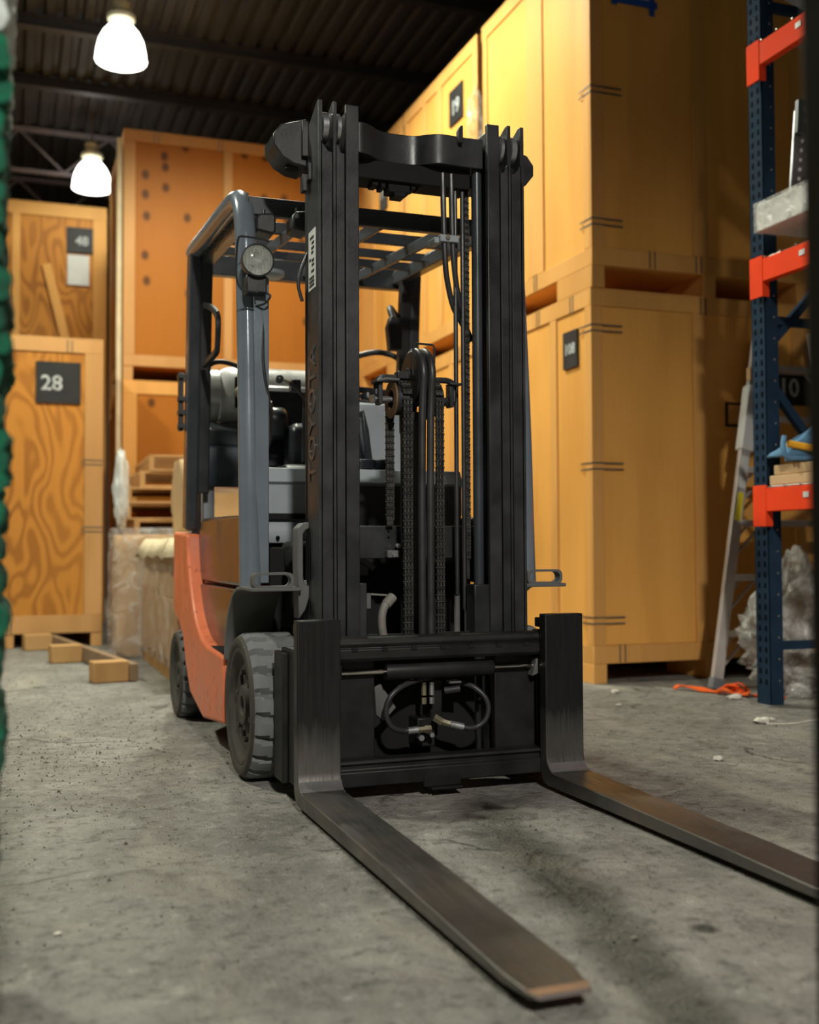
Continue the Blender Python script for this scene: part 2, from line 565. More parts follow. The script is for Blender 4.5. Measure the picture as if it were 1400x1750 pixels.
def crumple(fn, nu, nv, amp, fr, seed=0.0):
    """closed lump: fn(u, v) on a unit sphere direction -> centre offset"""
    mb = MB()
    def p(i, j):
        th = 2 * math.pi * i / nu
        ph = math.pi * j / (nv - 1)
        d = Vector((math.sin(ph) * math.cos(th), math.sin(ph) * math.sin(th), math.cos(ph)))
        k = noise.noise(d * fr + Vector((seed, seed * .7, 3.1))) + .6 * noise.noise(d * fr * 2.7 + Vector((seed, 1.3, 0)))
        return fn(d, 1 + amp * k)
    mb.grid(p, nu, nv, True)
    return mb

# ================================================================== SETTING
CEIL = 6.15
XL, XR, YF, YB = -6.0, 9.0, -6.0, 18.0
m = MB(); m.add([(XL, YF, 0), (XR, YF, 0), (XR, YB, 0), (XL, YB, 0)], [(0, 1, 2, 3)])
m.box(XL, XR, YF, YB, -.12, -.001)
floor = struct(m, 'floor', 'concrete', smooth=0)

# corrugated roof deck, ribs running down the aisle
m = MB()
prof = []
x = XL
while x < XR:
    prof += [(x, CEIL), (x + .085, CEIL), (x + .105, CEIL + .045), (x + .165, CEIL + .045), (x + .185, CEIL)]
    x += .185
n = len(prof)
m.add([(p[0], YF, p[1]) for p in prof] + [(p[0], YB, p[1]) for p in prof], [(i, i + 1, i + 1 + n, i + n) for i in range(n - 1)])
m.box(XL, XR, YF, YB, CEIL + .07, CEIL + .12)
ceiling = struct(m, 'ceiling', 'roof', smooth=0)
for y in (-4.2, -1.4, 1.4, 4.2, 7.0, 9.8, 11.55, 13.05):
    m = MB()
    m.box(XL, XR, y - .06, y + .06, CEIL - .012, CEIL)
    m.box(XL, XR, y - .006, y + .006, CEIL - .11, CEIL - .012)
    m.box(XL, XR, y - .06, y + .06, CEIL - .122, CEIL - .11)
    build(m, 'roof_beam', 'roof_steel', ceiling, smooth=0)
for y in (14.6, 16.6):
    tr = MB(); tr.box(XL, XR, y - .03, y + .03, CEIL - .07, CEIL - .02)
    top = build(tr, 'truss', 'truss', ceiling, smooth=0)
    build(MB().box(XL, XR, y - .03, y + .03, CEIL - .60, CEIL - .56), 'truss_chord', 'truss', top, smooth=0)
    k = 0
    x = XL
    while x < XR - .6:
        a, b = (CEIL - .56, CEIL - .06) if k % 2 == 0 else (CEIL - .06, CEIL - .56)
        build(MB().bar((x, y, a), (x + .55, y, b), .022, .022), 'truss_web', 'truss', top, smooth=0)
        x += .55; k += 1
struct(MB().box(XL, XR, YB, YB + .2, 0, CEIL), 'wall_back', 'wall', smooth=0)
struct(MB().box(XL - .2, XL, YF, YB, 0, CEIL), 'wall_left', 'wall', smooth=0)
struct(MB().box(XR, XR + .2, YF, YB, 0, CEIL), 'wall_right', 'wall', smooth=0)
struct(MB().box(XL, XR, YF - .2, YF, 0, CEIL), 'wall_front', 'wall', smooth=0)

# ================================================================== LAMPS
def lamp(x, y, z, watts, opening, tint, label):
    t = thing('high_bay_lamp', label, 'lamp', (x, y, z), 'high bay lamps over the aisle')
    m = MB().lathe([(.232, 0), (.238, .012), (.232, .03), (.225, .10), (.205, .19), (.165, .27), (.11, .335), (.07, .36), (.06, .37), (0, .37)], (x, y, z), n=36)
    m.lathe([(.232, 0), (.20, .012), (.10, .02), (0, .022)], (x, y, z), n=36)
    build(m, 'dome', 'dome', t)
    build(MB().lathe([(0, .365), (.09, .365), (.125, .39), (.13, .43), (.10, .455), (.075, .47), (.075, .50), (.085, .51), (.085, .56), (0, .565)], (x, y, z), n=28), 'ballast_housing', 'lens', t)
    build(MB().tube([(x, y, z + .56), (x, y, CEIL - .0)], .012, 10), 'hanging_rod', 'truss', t)
    build(MB().tube([(x - .06, y, z + .50), (x - .085, y, z + .56), (x, y, z + .64), (x + .085, y, z + .56), (x + .06, y, z + .50)], .008, 8), 'hook', 'lens', t)
    if watts:
        ld = bpy.data.lights.new('lamp_light', 'SPOT')
        ld.energy = watts
        ld.color = tint
        ld.spot_size = math.radians(opening)
        ld.spot_blend = .4
        ld.shadow_soft_size = .22
        lo = bpy.data.objects.new('lamp_light', ld)
        COL.objects.link(lo)
        lo.parent = t
        lo.location = (0, 0, -.03)
LL = ['glowing glass high bay lamp nearer the camera, hanging highest at top left',
      'smaller glowing glass high bay lamp farther back, left of the tall crate stack',
      'high bay lamp hanging over the aisle behind the forklift mast, above the picture',
      'cool white high bay lamp hanging behind the camera',
      'high bay lamp hanging left of the forklift, outside the picture']
for args, lb in zip(LAMPS, LL):
    lamp(*args, lb)

# ================================================================== CRATES
CLIP = None
def crate(label, x0, x1, y0, y1, z0, h, foot, ply, bat, fx=(), ly=(), frame=.10, number=None, clips=(), group='plywood storage crates', toprail=None, corner=None):
    """vault crate: foot blocks, plywood panels sunk in a frame of boards.
    fx: x spans of upright boards on the front, ly: y spans of upright boards on the left side"""
    t = thing('storage_crate', label, 'crate', ((x0 + x1) / 2, (y0 + y1) / 2, z0), group)
    zb, zt = z0 + foot, z0 + h
    pr = .022
    tr_ = toprail or frame
    cr_ = corner or frame
    build(MB().box(x0 + pr, x1 - pr, y0 + pr, y1 - pr, zb, zt - .012), 'body', ply, t)
    build(MB().box(x0, x1, y0, y1, zt - .012, zt), 'lid', bat, t)
    # rails
    for (a, b, c, d) in ((x0, x1, y0, y0 + pr), (x0, x1, y1 - pr, y1), (x0, x0 + pr, y0 + pr, y1 - pr), (x1 - pr, x1, y0 + pr, y1 - pr)):
        build(MB().box(a, b, c, d, zt - tr_, zt - .012), 'top_rail', bat, t, bevel=.003)
        build(MB().box(a, b, c, d, zb, zb + frame), 'bottom_rail', bat, t, bevel=.003)
    za, zc = zb + frame, zt - tr_
    for sx in (x0, x1 - cr_):
        for (c, d) in ((y0, y0 + pr), (y1 - pr, y1)):
            build(MB().box(sx, sx + cr_, c, d, za, zc), 'corner_board', bat, t, bevel=.003)
    for sy in (y0 + pr, y1 - cr_):
        for (a, b) in ((x0, x0 + pr), (x1 - pr, x1)):
            build(MB().box(a, b, sy, sy + cr_ - (pr if sy == y0 + pr else 0), za, zc), 'corner_board', bat, t, bevel=.003)
    for (a, b) in fx:
        build(MB().box(a, b, y0, y0 + pr, za, zc), 'upright_board', bat, t, bevel=.003)
    for (a, b) in ly:
        build(MB().box(x0, x0 + pr, a, b, za, zc), 'upright_board', bat, t, bevel=.003)
    # plywood panels between the boards, a hair proud of the body
    xs = [x0 + cr_] + [v for s in fx for v in s] + [x1 - cr_]
    for i in range(0, len(xs), 2):
        build(MB().box(xs[i] + .002, xs[i + 1] - .002, y0 + .010, y0 + pr, za + .002, zc - .002), 'panel', ply, t)
    ys = [y0 + cr_] + [v for s in ly for v in s] + [y1 - cr_]
    for i in range(0, len(ys), 2):
        build(MB().box(x0 + .010, x0 + pr, ys[i] + .002, ys[i + 1] - .002, za + .002, zc - .002), 'panel', ply, t)
    build(MB().box(x1 - pr, x1 - .010, y0 + cr_, y1 - cr_, za + .002, zc - .002), 'panel', ply, t)
    # foot blocks
    w = x1 - x0
    for fxp in (x0, x0 + w * .345, x0 + w * .655, x1 - .085):
        for (c, d) in ((y0 + .005, y0 + .42), (y1 - .42, y1 - .005)):
            build(MB().box(fxp, fxp + .085, c, d, z0, zb), 'foot_block', bat, t, bevel=.004)
    # steel corner clips: pairs of thin strips wrapped round an edge
    for (kind, u, z) in clips:
        mb = MB()
        for dz in (-.017, .017):
            if kind == 'corner':
                mb.box(x0 - .003, x0 + .20, y0 - .003, y0, z + dz - .004, z + dz + .004)
                mb.box(x0 - .003, x0, y0, y0 + .13, z + dz - .004, z + dz + .004)
            elif kind == 'rcorner':
                mb.box(x1 - .16, x1 + .003, y0 - .003, y0, z + dz - .004, z + dz + .004)
            elif kind == 'front':
                mb.box(u + dz - .004, u + dz + .004, y0 - .003, y0, z - .05, z + .05)
            else:
                mb.box(x0 - .003, x0, u + dz - .004, u + dz + .004, z - .05, z + .05)
        build(mb, 'steel_clip', 'clip', t, smooth=0)
    if number:
        face, u, z, w_, h_, txt, size = number[:7]
        if face == 'front':
            p = build(MB().box(u - w_ / 2, u + w_ / 2, y0 - .004, y0 + .012, z - h_ / 2, z + h_ / 2), 'number_plate', 'plate', t)
            text_obj('stencil_number', txt, size, 'stencil', p, (u + number[7], y0 - .0055, z + number[8]), (1, 0, 0), (0, 0, 1), bold=.003)
        else:
            p = build(MB().box(x0 - .004, x0 + .012, u - w_ / 2, u + w_ / 2, z - h_ / 2, z + h_ / 2), 'number_plate', 'plate', t)
            text_obj('stencil_number', txt, size, 'stencil', p, (x0 - .0055, u + number[7], z + number[8]), (0, -1, 0), (0, 0, 1), bold=.003)
        p['label'] = 'black stencilled number plate'
    return t

RX0, RX1 = 3.03, 5.16
H = 2.21
UP = 2.21
UH = 2.14
crate('honey plywood crate on the floor behind the ladder, lower of the nearest right stack', RX0, RX1, 5.38, 6.90, 0, H, .11, 'ply_right', 'batten',
      fx=[(3.70, 3.78), (4.40, 4.48)], ly=[(5.80, 5.88)], number=('left', 5.62, 1.90, .17, .215, '108', .085, 0, 0),
      clips=[('corner', 0, 1.985), ('corner', 0, 1.21), ('corner', 0, .35), ('front', 3.77, 2.155), ('front', 3.21, .165), ('left', 6.03, 2.155), ('left', 5.60, 2.155)], corner=.075)
crate('honey plywood crate with dark front, on top of the nearest right stack', RX0, RX1, 5.36, 6.86, UP, UH, .125, 'ply_right', 'batten',
      fx=[(3.70, 3.80), (4.40, 4.48)], ly=[(5.95, 6.17)], clips=[('corner', 0, 2.58), ('corner', 0, 3.33), ('front', 3.42, 2.39), ('front', 3.73, 2.39), ('left', 6.06, 2.39)], corner=.085)
crate('honey plywood crate on the floor, lower of the middle right stack behind the mast', RX0, RX1, 6.94, 8.46, 0, H, .11, 'ply_right', 'batten',
      ly=[(7.42, 7.50)], clips=[('left', 7.3, 2.155)], corner=.075)
crate('honey plywood crate with a black number plate, on top of the middle right stack', RX0, RX1, 6.94, 8.46, UP, UH, .125, 'ply_right', 'batten',
      ly=[(7.62, 7.72), (7.95, 8.03)], number=('left', 7.33, 4.00, .25, .26, '19', .15, 0, -.02), corner=.085)
crate('honey plywood crate on the floor, lower of the farthest right stack', RX0, RX1, 8.50, 10.02, 0, H, .11, 'ply_right', 'batten', ly=[(9.2, 9.28)], corner=.075)
crate('honey plywood crate with a small number plate, on top of the farthest right stack', RX0, RX1, 8.50, 10.02, UP, UH, .125, 'ply_right', 'batten',
      ly=[(9.25, 9.6)], number=('left', 9.0, 3.86, .19, .30, '11', .15, 0, 0), corner=.085)
# number plate of the lower crate's far front panel, seen between the rack braces
lowR = [o for o in COL.objects if o.get('label', '').startswith('honey plywood crate on the floor behind')][0]
p = build(MB().box(4.26, 4.60, 5.372, 5.39, 1.60, 1.80), 'number_plate', 'plate', lowR)
text_obj('stencil_number', '10', .15, 'stencil', p, (4.36, 5.369, 1.70), (1, 0, 0), (0, 0, 1), bold=.003)
# handle cut-out frame on the same front
build(MB().box(3.92, 3.93, 5.376, 5.395, 1.46, 1.60).box(3.93, 4.06, 5.376, 5.395, 1.59, 1.60).box(3.93, 4.06, 5.376, 5.395, 1.46, 1.47), 'hatch_outline', 'dark', lowR, smooth=0)
# paper taped to the upper crate
upR = [o for o in COL.objects if o.get('label', '').startswith('honey plywood crate with dark front')][0]
pp = build(MB().box(3.20, 3.43, 5.356, 5.359, 3.87, 4.15), 'paper_sheet', 'white', upR, smooth=0)
pp['label'] = 'white paper sheet held by blue tape'
build(MB().box(3.17, 3.47, 5.352, 5.356, 3.845, 3.885), 'tape_strip', 'blue_tape', pp, smooth=0)
build(MB().box(3.415, 3.45, 5.350, 5.354, 3.80, 4.15), 'tape_strip', 'blue_tape', pp, smooth=0)
build(MB().box(3.17, 3.205, 5.350, 5.354, 3.83, 4.15), 'tape_strip', 'blue_tape', pp, smooth=0)

crate('orange swirl-grained plywood crate stencilled 28, standing alone at far left', -1.47, .675, 9.0, 10.5, 0, 2.43, .11, 'ply_left', 'batten_tan',
      fx=[(-.90, -.80)], number=('front', .335, 2.07, .335, .325, '28', .165, -.05, -.01),
      clips=[('rcorner', 0, .92), ('rcorner', 0, 1.45), ('front', -.02, .16), ('front', .42, 2.36)], frame=.14, toprail=.12)
crate('far orange plywood crate under the one stencilled 48, behind crate 28', -1.2, .93, 12.0, 13.5, 0, H, .11, 'ply_left', 'batten', fx=[(-.02, .06)])
t48 = crate('far orange plywood crate stencilled 48 with a white paper, up behind crate 28', -1.2, .93, 12.0, 13.5, UP, UH + .05, .12, 'ply_left', 'batten',
      fx=[(-.02, .06)], number=('front', .655, 4.03, .27, .27, '48', .13, .02, -.01), frame=.14)
pp = build(MB().box(.53, .75, 11.992, 11.996, 3.55, 3.87), 'paper_sheet', 'white', t48, smooth=0)
# diagonal brace on that panel
build(MB().bar((.32, 11.99, 3.75), (.64, 11.99, 2.45), .09, .02, (0, 1, 0)), 'diagonal_brace', 'batten', t48)
crate('deep orange knotty plywood crate on the floor behind the pallets, lower of the tall stack', .90, 2.99, 9.8, 11.3, 0, 2.24, .11, 'ply_tall', 'batten',
      fx=[(1.80, 1.88)], frame=.12)
crate('deep orange knotty plywood crate on top of the tall stack behind the forklift', .90, 2.99, 9.8, 11.3, 2.24, 2.22, .125, 'ply_tall', 'batten_tan',
      fx=[(1.78, 1.86)], clips=[('front', 1.18, 4.40), ('front', 1.75, 4.40), ('left', 10.3, 4.4)], frame=.10)
# tall pale edge board leaning on the tall stack's left edge
tb = build(MB().box(.845, .888, 9.82, 9.90, 0, 4.38), 'edge_plank', 'cream', origin=(.866, 9.86, 0), bevel=.004)
tag(tb, 'tall pale plank upright against the left edge of the tall crate stack', 'plank')

# ================================================================== PALLETS
def pallet(x, y, z, rz, label, w=1.05, d=1.2):
    t = thing('wooden_pallet', label, 'pallet', (0, 0, 0), 'stacked wooden pallets')
    for sx in (-w / 2 + .02, 0, w / 2 - .02):
        build(MB().box(sx - .02, sx + .02, -d / 2, d / 2, .016, .105), 'stringer', 'pallet', t, bevel=.003)
    for i in range(7):
        yy = -d / 2 + .05 + i * (d - .1) / 6
        build(MB().box(-w / 2, w / 2, yy - .05, yy + .05, .105, .122), 'deck_board', 'pallet', t, bevel=.002)
    for i in range(4):
        yy = -d / 2 + .05 + i * (d - .1) / 3
        build(MB().box(-w / 2, w / 2, yy - .05, yy + .05, 0, .016), 'bottom_board', 'pallet', t, bevel=.002)
    t.location = (x, y, z); t.rotation_euler = (0, 0, rz)
    return t
ordn = ['bottom', 'second', 'third', 'fourth', 'fifth', 'sixth', 'seventh', 'eighth', 'ninth', 'tenth', 'eleventh', 'topmost']
zs = 0.0
for i in range(12):
    px = 1.34 + [.0, .03, -.02, .02, .03, -.03, -.04, .03, -.02, .0, .07, .16][i]
    pallet(px, 8.98 + [0, .02, .03, -.02, .02, 0, -.02, .02, .01, -.02, .03, .0][i] * .8, zs, math.pi / 2 * 0 + [.0, .02, -.03, .03, 0, .02, -.04, .02, .0, -.03, .02, -.02][i],
           'worn wooden pallet left of the forklift, %s of its stack of twelve from the floor' % ordn[i])
    zs += .1225

# ================================================================== WRAPPED LOAD
wl = thing('wrapped_load', 'film-wrapped brown cartons on a low skid beside the rear wheel', 'wrapped load', (1.3, 6.9, 0))
for xx in (.90, 1.30, 1.70):
    build(MB().box(xx - .04, xx + .04, 6.0, 7.75, 0, .10), 'skid_runner', 'lumber', wl, bevel=.004)
for i in range(7):
    yy = 6.06 + i * .27
    build(MB().box(.84, 1.76, yy - .05, yy + .05, .10, .12), 'skid_board', 'lumber', wl, bevel=.002)
for (a, b, c, d, e, f, mt) in ((.84, 1.29, 6.02, 6.88, .12, .48, 'carton'), (1.30, 1.76, 6.02, 6.88, .12, .48, 'carton'), (.84, 1.29, 6.89, 7.72, .12, .52, 'carton'),
                         (1.30, 1.76, 6.89, 7.72, .12, .52, 'carton'), (.85, 1.75, 6.04, 6.87, .48, .785, 'carton'), (.85, 1.75, 6.90, 7.70, .52, .79, 'carton_lite')):
    build(MB().box(a, b, c, d, e, f), 'carton', mt, wl, bevel=.006)
# cream paper sheet draped over the top
def drape(i, j):
    u = i / 23; v = j / 23
    x = .80 + 1.0 * u; y = 5.99 + 1.76 * v
    z = .815 + .02 * noise.noise(Vector((x * 4, y * 3, 0))) + .012 * noise.noise(Vector((x * 11, y * 9, 4)))
    e = min(u, 1 - u, 1.8 * v, 1.8 * (1 - v))
    if e < .001:
        z -= .10 + .04 * noise.noise(Vector((x * 5, y * 5, 9)))
        x += -.015 if u < .001 else (.015 if u > .999 else 0)
    return (x, y, z)
o = build(MB().grid(drape, 24, 24), 'paper_cover', 'cream', wl, smooth=60)
so = o.modifiers.new('thick', 'SOLIDIFY'); so.thickness = .006
# film skin round the sides
def skin(i, j):
    per = [(.825, 6.0), (1.775, 6.0), (1.775, 7.74), (.825, 7.74)]
    k = i / 96 * 4
    a = int(k) % 4; f = k - int(k)
    p = Vector((*per[a], 0)).lerp(Vector((*per[(a + 1) % 4], 0)), f)
    z = .10 + .68 * j / 17
    nn = noise.noise(Vector((p.x * 5, p.y * 5, z * 3 + z * 2))) * .014 + .008 * noise.noise(Vector((p.x * 9 + z * 12, p.y * 9, z * 20)))
    c = Vector((1.3, 6.87, 0))
    d = (p - c); d.normalize()
    return (p.x + d.x * (.012 + nn), p.y + d.y * (.012 + nn), z)
build(MB().grid(skin, 96, 18, True), 'stretch_film', 'film', wl, smooth=70)

# second film bundle farther back, in front of the pallets
fb = thing('wrapped_bundle', 'shiny film-wrapped bundle between crate 28 and the wrapped cartons', 'wrapped load', (.90, 8.05, 0))
build(crumple(lambda d, k: (.90 + max(-.22, min(.22, d.x * .36 * k)), 8.02 + max(-.2, min(.2, d.y * .33 * k)), max(0.0, .40 + max(-.40, min(.46, d.z * .62 * k)))), 40, 26, .16, 3.5, 2.2), 'bundle', 'carton', fb, smooth=70)
build(crumple(lambda d, k: (.90 + max(-.245, min(.245, d.x * .40 * k)), 8.02 + max(-.225, min(.225, d.y * .37 * k)), max(0.0, .41 + max(-.41, min(.50, d.z * .66 * k)))), 48, 30, .22, 5.5, 5.2), 'film_wrap', 'film', fb, smooth=70)
wb = build(crumple(lambda d, k: (.73 + d.x * .055 * k, 8.05 + d.y * .09 * k, 1.185 + max(-.27, min(.3, d.z * .28 * k))), 24, 26, .25, 3.0, 8.0), 'plastic_bag', 'white', origin=(.73, 8.05, .915), smooth=70)
tag(wb, 'white plastic bag on the wrapped bundle, left of the pallets', 'plastic bag')
# paper bundle on the pallets
bb = build(crumple(lambda d, k: (1.26 + max(-.24, min(.24, d.x * .36 * k)), 7.30 + max(-.3, min(.3, d.y * .40 * k)), 1.10 + max(-.24, min(.24, d.z * .36 * k))), 32, 22, .10, 2.4, 4.0), 'paper_bundle', 'carton_lite', origin=(1.26, 7.30, .86), smooth=60)
tag(bb, 'tan paper-wrapped bundle on the wrapped cartons, behind the rear guard post', 'bundle')

# ================================================================== TIMBER SKID ON THE FLOOR
sk = thing('timber_runner', 'long timber runner with three blocks lying on the floor by crate 28', 'timber', (.42, 7.6, 0))
A, B = Vector((.30, 8.90, 0)), Vector((.665, 6.46, 0))
dr = (B - A).normalized(); nr = Vector((-dr.y, dr.x, 0)) * -1
build(MB().bar(A + Vector((0, 0, .055)), B + Vector((0, 0, .055)), .045, .10), 'runner_board', 'lumber_old', sk, bevel=.004)
for k, (f, mt) in enumerate(((.03, 'lumber'), (.46, 'lumber'), (.965, 'lumber'))):
    c = A.lerp(B, f) + nr * .125
    build(MB().bar(c - nr * .10 + Vector((0, 0, .062)), c + nr * .10 + Vector((0, 0, .062)), .13, .118), 'block', mt, sk, bevel=.006)

# ================================================================== PALLET RACK
rk = thing('pallet_rack', 'navy pallet rack with red-orange beams at the right edge', 'rack', (3.9, 3.2, 0))
PX0, PX1 = 3.375, 3.45
def upright(x0, x1, y0, y1, face):
    """C-section post, rows of slots on the aisle side (face -1 = left side, +1 = right)"""
    m = MB()
    hz = 3.75
    m.box(x0, x0 + .003, y0, y1, .006, hz) if face < 0 else m.box(x1 - .003, x1, y0, y1, .006, hz)
    m.box(x0, x1, y0, y0 + .003, .006, hz)
    m.box(x0, x1, y1 - .003, y1, .006, hz)
    p = build(m, 'post', 'rack', rk, smooth=0)
    m = MB()
    xs = x0 - .0012 if face < 0 else x1 - .001
    z = .10
    while z < hz - .05:
        for yc in (y0 + .028, y1 - .028):
            m.prism([(yc - .008, z), (yc + .008, z), (yc + .006, z + .026), (yc - .006, z + .026)], 'x', xs, xs + .002)
        z += .0508
    s = build(m, 'slots', 'hole', p, smooth=0); s['kind'] = 'stuff'
    m = MB()
    z = .12
    while z < hz - .1:
        m.cyl((x0 + .052, y0 - .001, z), (x0 + .052, y0 + .001, z), .005, 8)
        z += .102
    s = build(m, 'bolt_holes', 'wire', p, smooth=0); s['kind'] = 'stuff'
    build(MB().box(x0 - .035, x1 + .02, y0 - .02, y1 + .02, 0, .006), 'base_plate', 'wire', rk, smooth=0)
    return p
for (y0, y1) in ((4.32, 4.42), (1.80, 1.90)):
    upright(PX0, PX1, y0, y1, -1)
    upright(4.45, 4.525, y0, y1, 1)
    yc = y0 + .06
    for z in (.28, 1.85, 3.4):
        build(MB().box(PX1 - .01, 4.46, yc - .02, yc + .02, z - .02, z + .02), 'frame_strut', 'rack', rk, smooth=0)
    build(MB().bar((3.44, yc, 1.73), (4.46, yc, 2.75), .035, .04), 'frame_brace', 'rack', rk, smooth=0)
    build(MB().bar((4.46, yc, .35), (3.44, yc, 1.55), .035, .04), 'frame_brace', 'rack', rk, smooth=0)
for z in (3.085, 2.045, .955):
    for (xa, xb) in ((3.335, 3.375), (4.525, 4.565)):
        b = build(MB().box(xa, xb, 1.93, 4.29, z - .035, z + .075), 'beam', 'beam', rk, bevel=.004)
        for yy in (1.84, 4.29):
            build(MB().box(xa - .003, xa + .006, yy - .01, yy + .085, z - .105, z + .09).box(xa, xb, yy - .008, yy + .0, z - .105, z + .02), 'end_plate', 'beam', b, bevel=.002)
        for i in range(2):
            build(MB().box(xa - .004, xa - .002, 3.98 + i * .0, 4.02, z + .02, z + .045), 'beam_sticker', 'white', b, smooth=0)
            break
    # wire deck
    for i in range(9):
        xx = 3.36 + i * .148
        build(MB().tube([(xx, 1.9, z + .082), (xx, 4.28, z + .082)], .004, 6), 'deck_wire', 'wire', rk)
    for i in range(22):
        yy = 1.95 + i * .11
        build(MB().tube([(3.33, yy, z + .079), (4.57, yy, z + .079)], .004, 6), 'deck_wire', 'wire', rk)

# things on the rack
ZT, ZM, ZL = 3.085 + .087, 2.045 + .087, .955 + .087
bn = thing('storage_bin', 'blue-grey plastic bin on the top rack level', 'bin', (3.85, 3.75, ZT))
def ring(s, z): return [(3.765 + sx * s, 3.78 + sy * s * .95, z) for sx, sy in ((-1, -1), (1, -1), (1, 1), (-1, 1))]
m = MB(); r0, r1, r2 = ring(.26, ZT), ring(.42, ZT + .17), ring(.43, ZT + .52)
m.add(r0 + r1 + r2, [(3, 2, 1, 0)] + [(i, (i + 1) % 4, (i + 1) % 4 + 4, i + 4) for i in range(4)] + [(i + 4, (i + 1) % 4 + 4, (i + 1) % 4 + 8, i + 8) for i in range(4)])
o = build(m, 'bin_body', 'bin', bn, smooth=0); o.modifiers.new('thick', 'SOLIDIFY').thickness = .01
build(MB().tube(ring(.435, ZT + .52), .016, 8, True), 'bin_rim', 'bin', bn)
# boards and the wrapped slab across the middle level
for i, (yy, mt, zz) in enumerate(((3.72, 'pallet', 0), (4.02, 'pallet', 0), (3.86, 'lumber', .045))):
    lb = ['pale board nearer the camera under the wrapped slab on the middle rack level', 'pale board farther back under the wrapped slab on the middle rack level',
          'upper pale board directly below the film-wrapped slab on the rack'][i]
    o = build(MB().box(3.40 + .03 * i, 4.40, yy - .07, yy + .07, ZM + zz, ZM + zz + .042), 'board', mt, origin=(3.9, yy, ZM + zz), bevel=.004)
    tag(o, lb, 'board', 'boards on the middle rack level')
sl = thing('wrapped_slab', 'film-wrapped pale slab jutting out of the middle rack level', 'slab', (3.6, 3.7, ZM + .095))
SX0, SX1, SY0, SY1 = 3.275, 3.80, 3.05, 4.245
build(MB().box(SX0, SX1, SY0, SY1, ZM + .095, ZM + .225), 'slab_core', 'white', sl, bevel=.008)
def slabskin(i, j):
    per = [(SX0 - .008, SY1 + .008), (SX0 - .008, SY0 - .008), (SX1 + .008, SY0 - .008), (SX1 + .008, SY1 + .008)]
    k = i / 80 * 4; a = int(k) % 4; f = k - int(k)
    p = Vector((*per[a], 0)).lerp(Vector((*per[(a + 1) % 4], 0)), f)
    z = ZM + .094 + .138 * j / 7
    w = .007 * noise.noise(Vector((p.x * 14, p.y * 14, z * 22)))
    return (p.x + w, p.y + w, z)
build(MB().grid(slabskin, 80, 8, True), 'film_wrap', 'film_cloudy', sl, smooth=70)
br = thing('steel_bracket', 'black and silver punched steel bracket standing on the wrapped slab', 'bracket', (3.42, 4.12, ZM + .232))
zb = ZM + .232
build(MB().prism([(3.370, zb), (3.470, zb), (3.510, zb + .42), (3.410, zb + .42)], 'y', 4.12, 4.135), 'side_plate', 'steel', br, bevel=.003)
build(MB().prism([(3.395, zb + .30), (3.550, zb + .30), (3.560, zb + .46), (3.405, zb + .46)], 'y', 4.09, 4.12), 'black_cap', 'black', br, bevel=.004)
for i in range(4):
    o = build(MB().cyl((3.440 + .035 * (i % 2), 4.085, zb + .36 + .05 * (i // 2)), (3.440 + .035 * (i % 2), 4.091, zb + .36 + .05 * (i // 2)), .009, 10), 'bolt', 'steel', br)
build(MB().prism([(3.470, zb), (3.530, zb), (3.570, zb + .30), (3.530, zb + .30)], 'y', 4.10, 4.12), 'strut', 'alu', br, bevel=.003)
for i in range(6):
    m = MB()
    m.cyl((3.415 + i * .006, 4.116, zb + .05 + i * .045), (3.415 + i * .006, 4.121, zb + .05 + i * .045), .009, 8)
    build(m, 'punched_hole', 'white', br, smooth=0)
# cloth and boards on the lower level
for i, (xx, zz) in enumerate(((3.36, 0), (3.385, .05))):
    o = build(MB().box(xx, 4.3, 3.75, 4.285, ZL + zz, ZL + zz + .046), 'board', 'carton_lite', origin=(3.85, 3.97, ZL + zz), bevel=.004)
    tag(o, ['bottom pale board on the lowest rack level', 'pale board under the blue cloth on the lowest rack level'][i], 'board', 'boards on the lowest rack level')
cl = thing('folded_cloth', 'blue cloth with a yellow hem draped on the lowest rack level', 'cloth', (3.62, 4.1, ZL + .1))
def clothf(i, j):
    u = i / 30; v = j / 18
    x = 3.345 + .55 * u
    y = 4.165 + .12 * v
    z = ZL + .135 + .34 * (u ** .8) * (1 - .25 * v) + .014 * noise.noise(Vector((x * 14, y * 10, 2)))
    return (x, y, z)
o = build(MB().grid(clothf, 31, 19), 'cloth_sheet', 'cloth_blue', cl, smooth=70); o.modifiers.new('thick', 'SOLIDIFY').thickness = .012
def clothside(i, j):
    u = i / 30; v = j / 8
    x = 3.345 + .55 * u
    zt = ZL + .135 + .34 * (u ** .8)
    return (x, 4.16 - .02 * math.sin(v * 3.1) + .006 * noise.noise(Vector((x * 16, v * 3, 0))), zt * (1 - v) + (ZL + .112) * v)
o = build(MB().grid(clothside, 31, 9), 'cloth_side', 'cloth_blue', cl, smooth=70); o.modifiers.new('thick', 'SOLIDIFY').thickness = .010
build(MB().tube(smooth_path([(3.345, 4.130, ZL + .185), (3.435, 4.115, ZL + .17), (3.555, 4.110, ZL + .16), (3.685, 4.115, ZL + .165), (3.865, 4.125, ZL + .22)], 5), .017, 8), 'yellow_hem', 'cloth_yellow', cl)
build(MB().tube(smooth_path([(3.335, 4.145, ZL + .22), (3.320, 4.135, ZL + .17), (3.330, 4.125, ZL + .125), (3.395, 4.120, ZL + .118), (3.535, 4.115, ZL + .125)], 5), .012, 8), 'blue_edge', 'cloth_blue', cl)

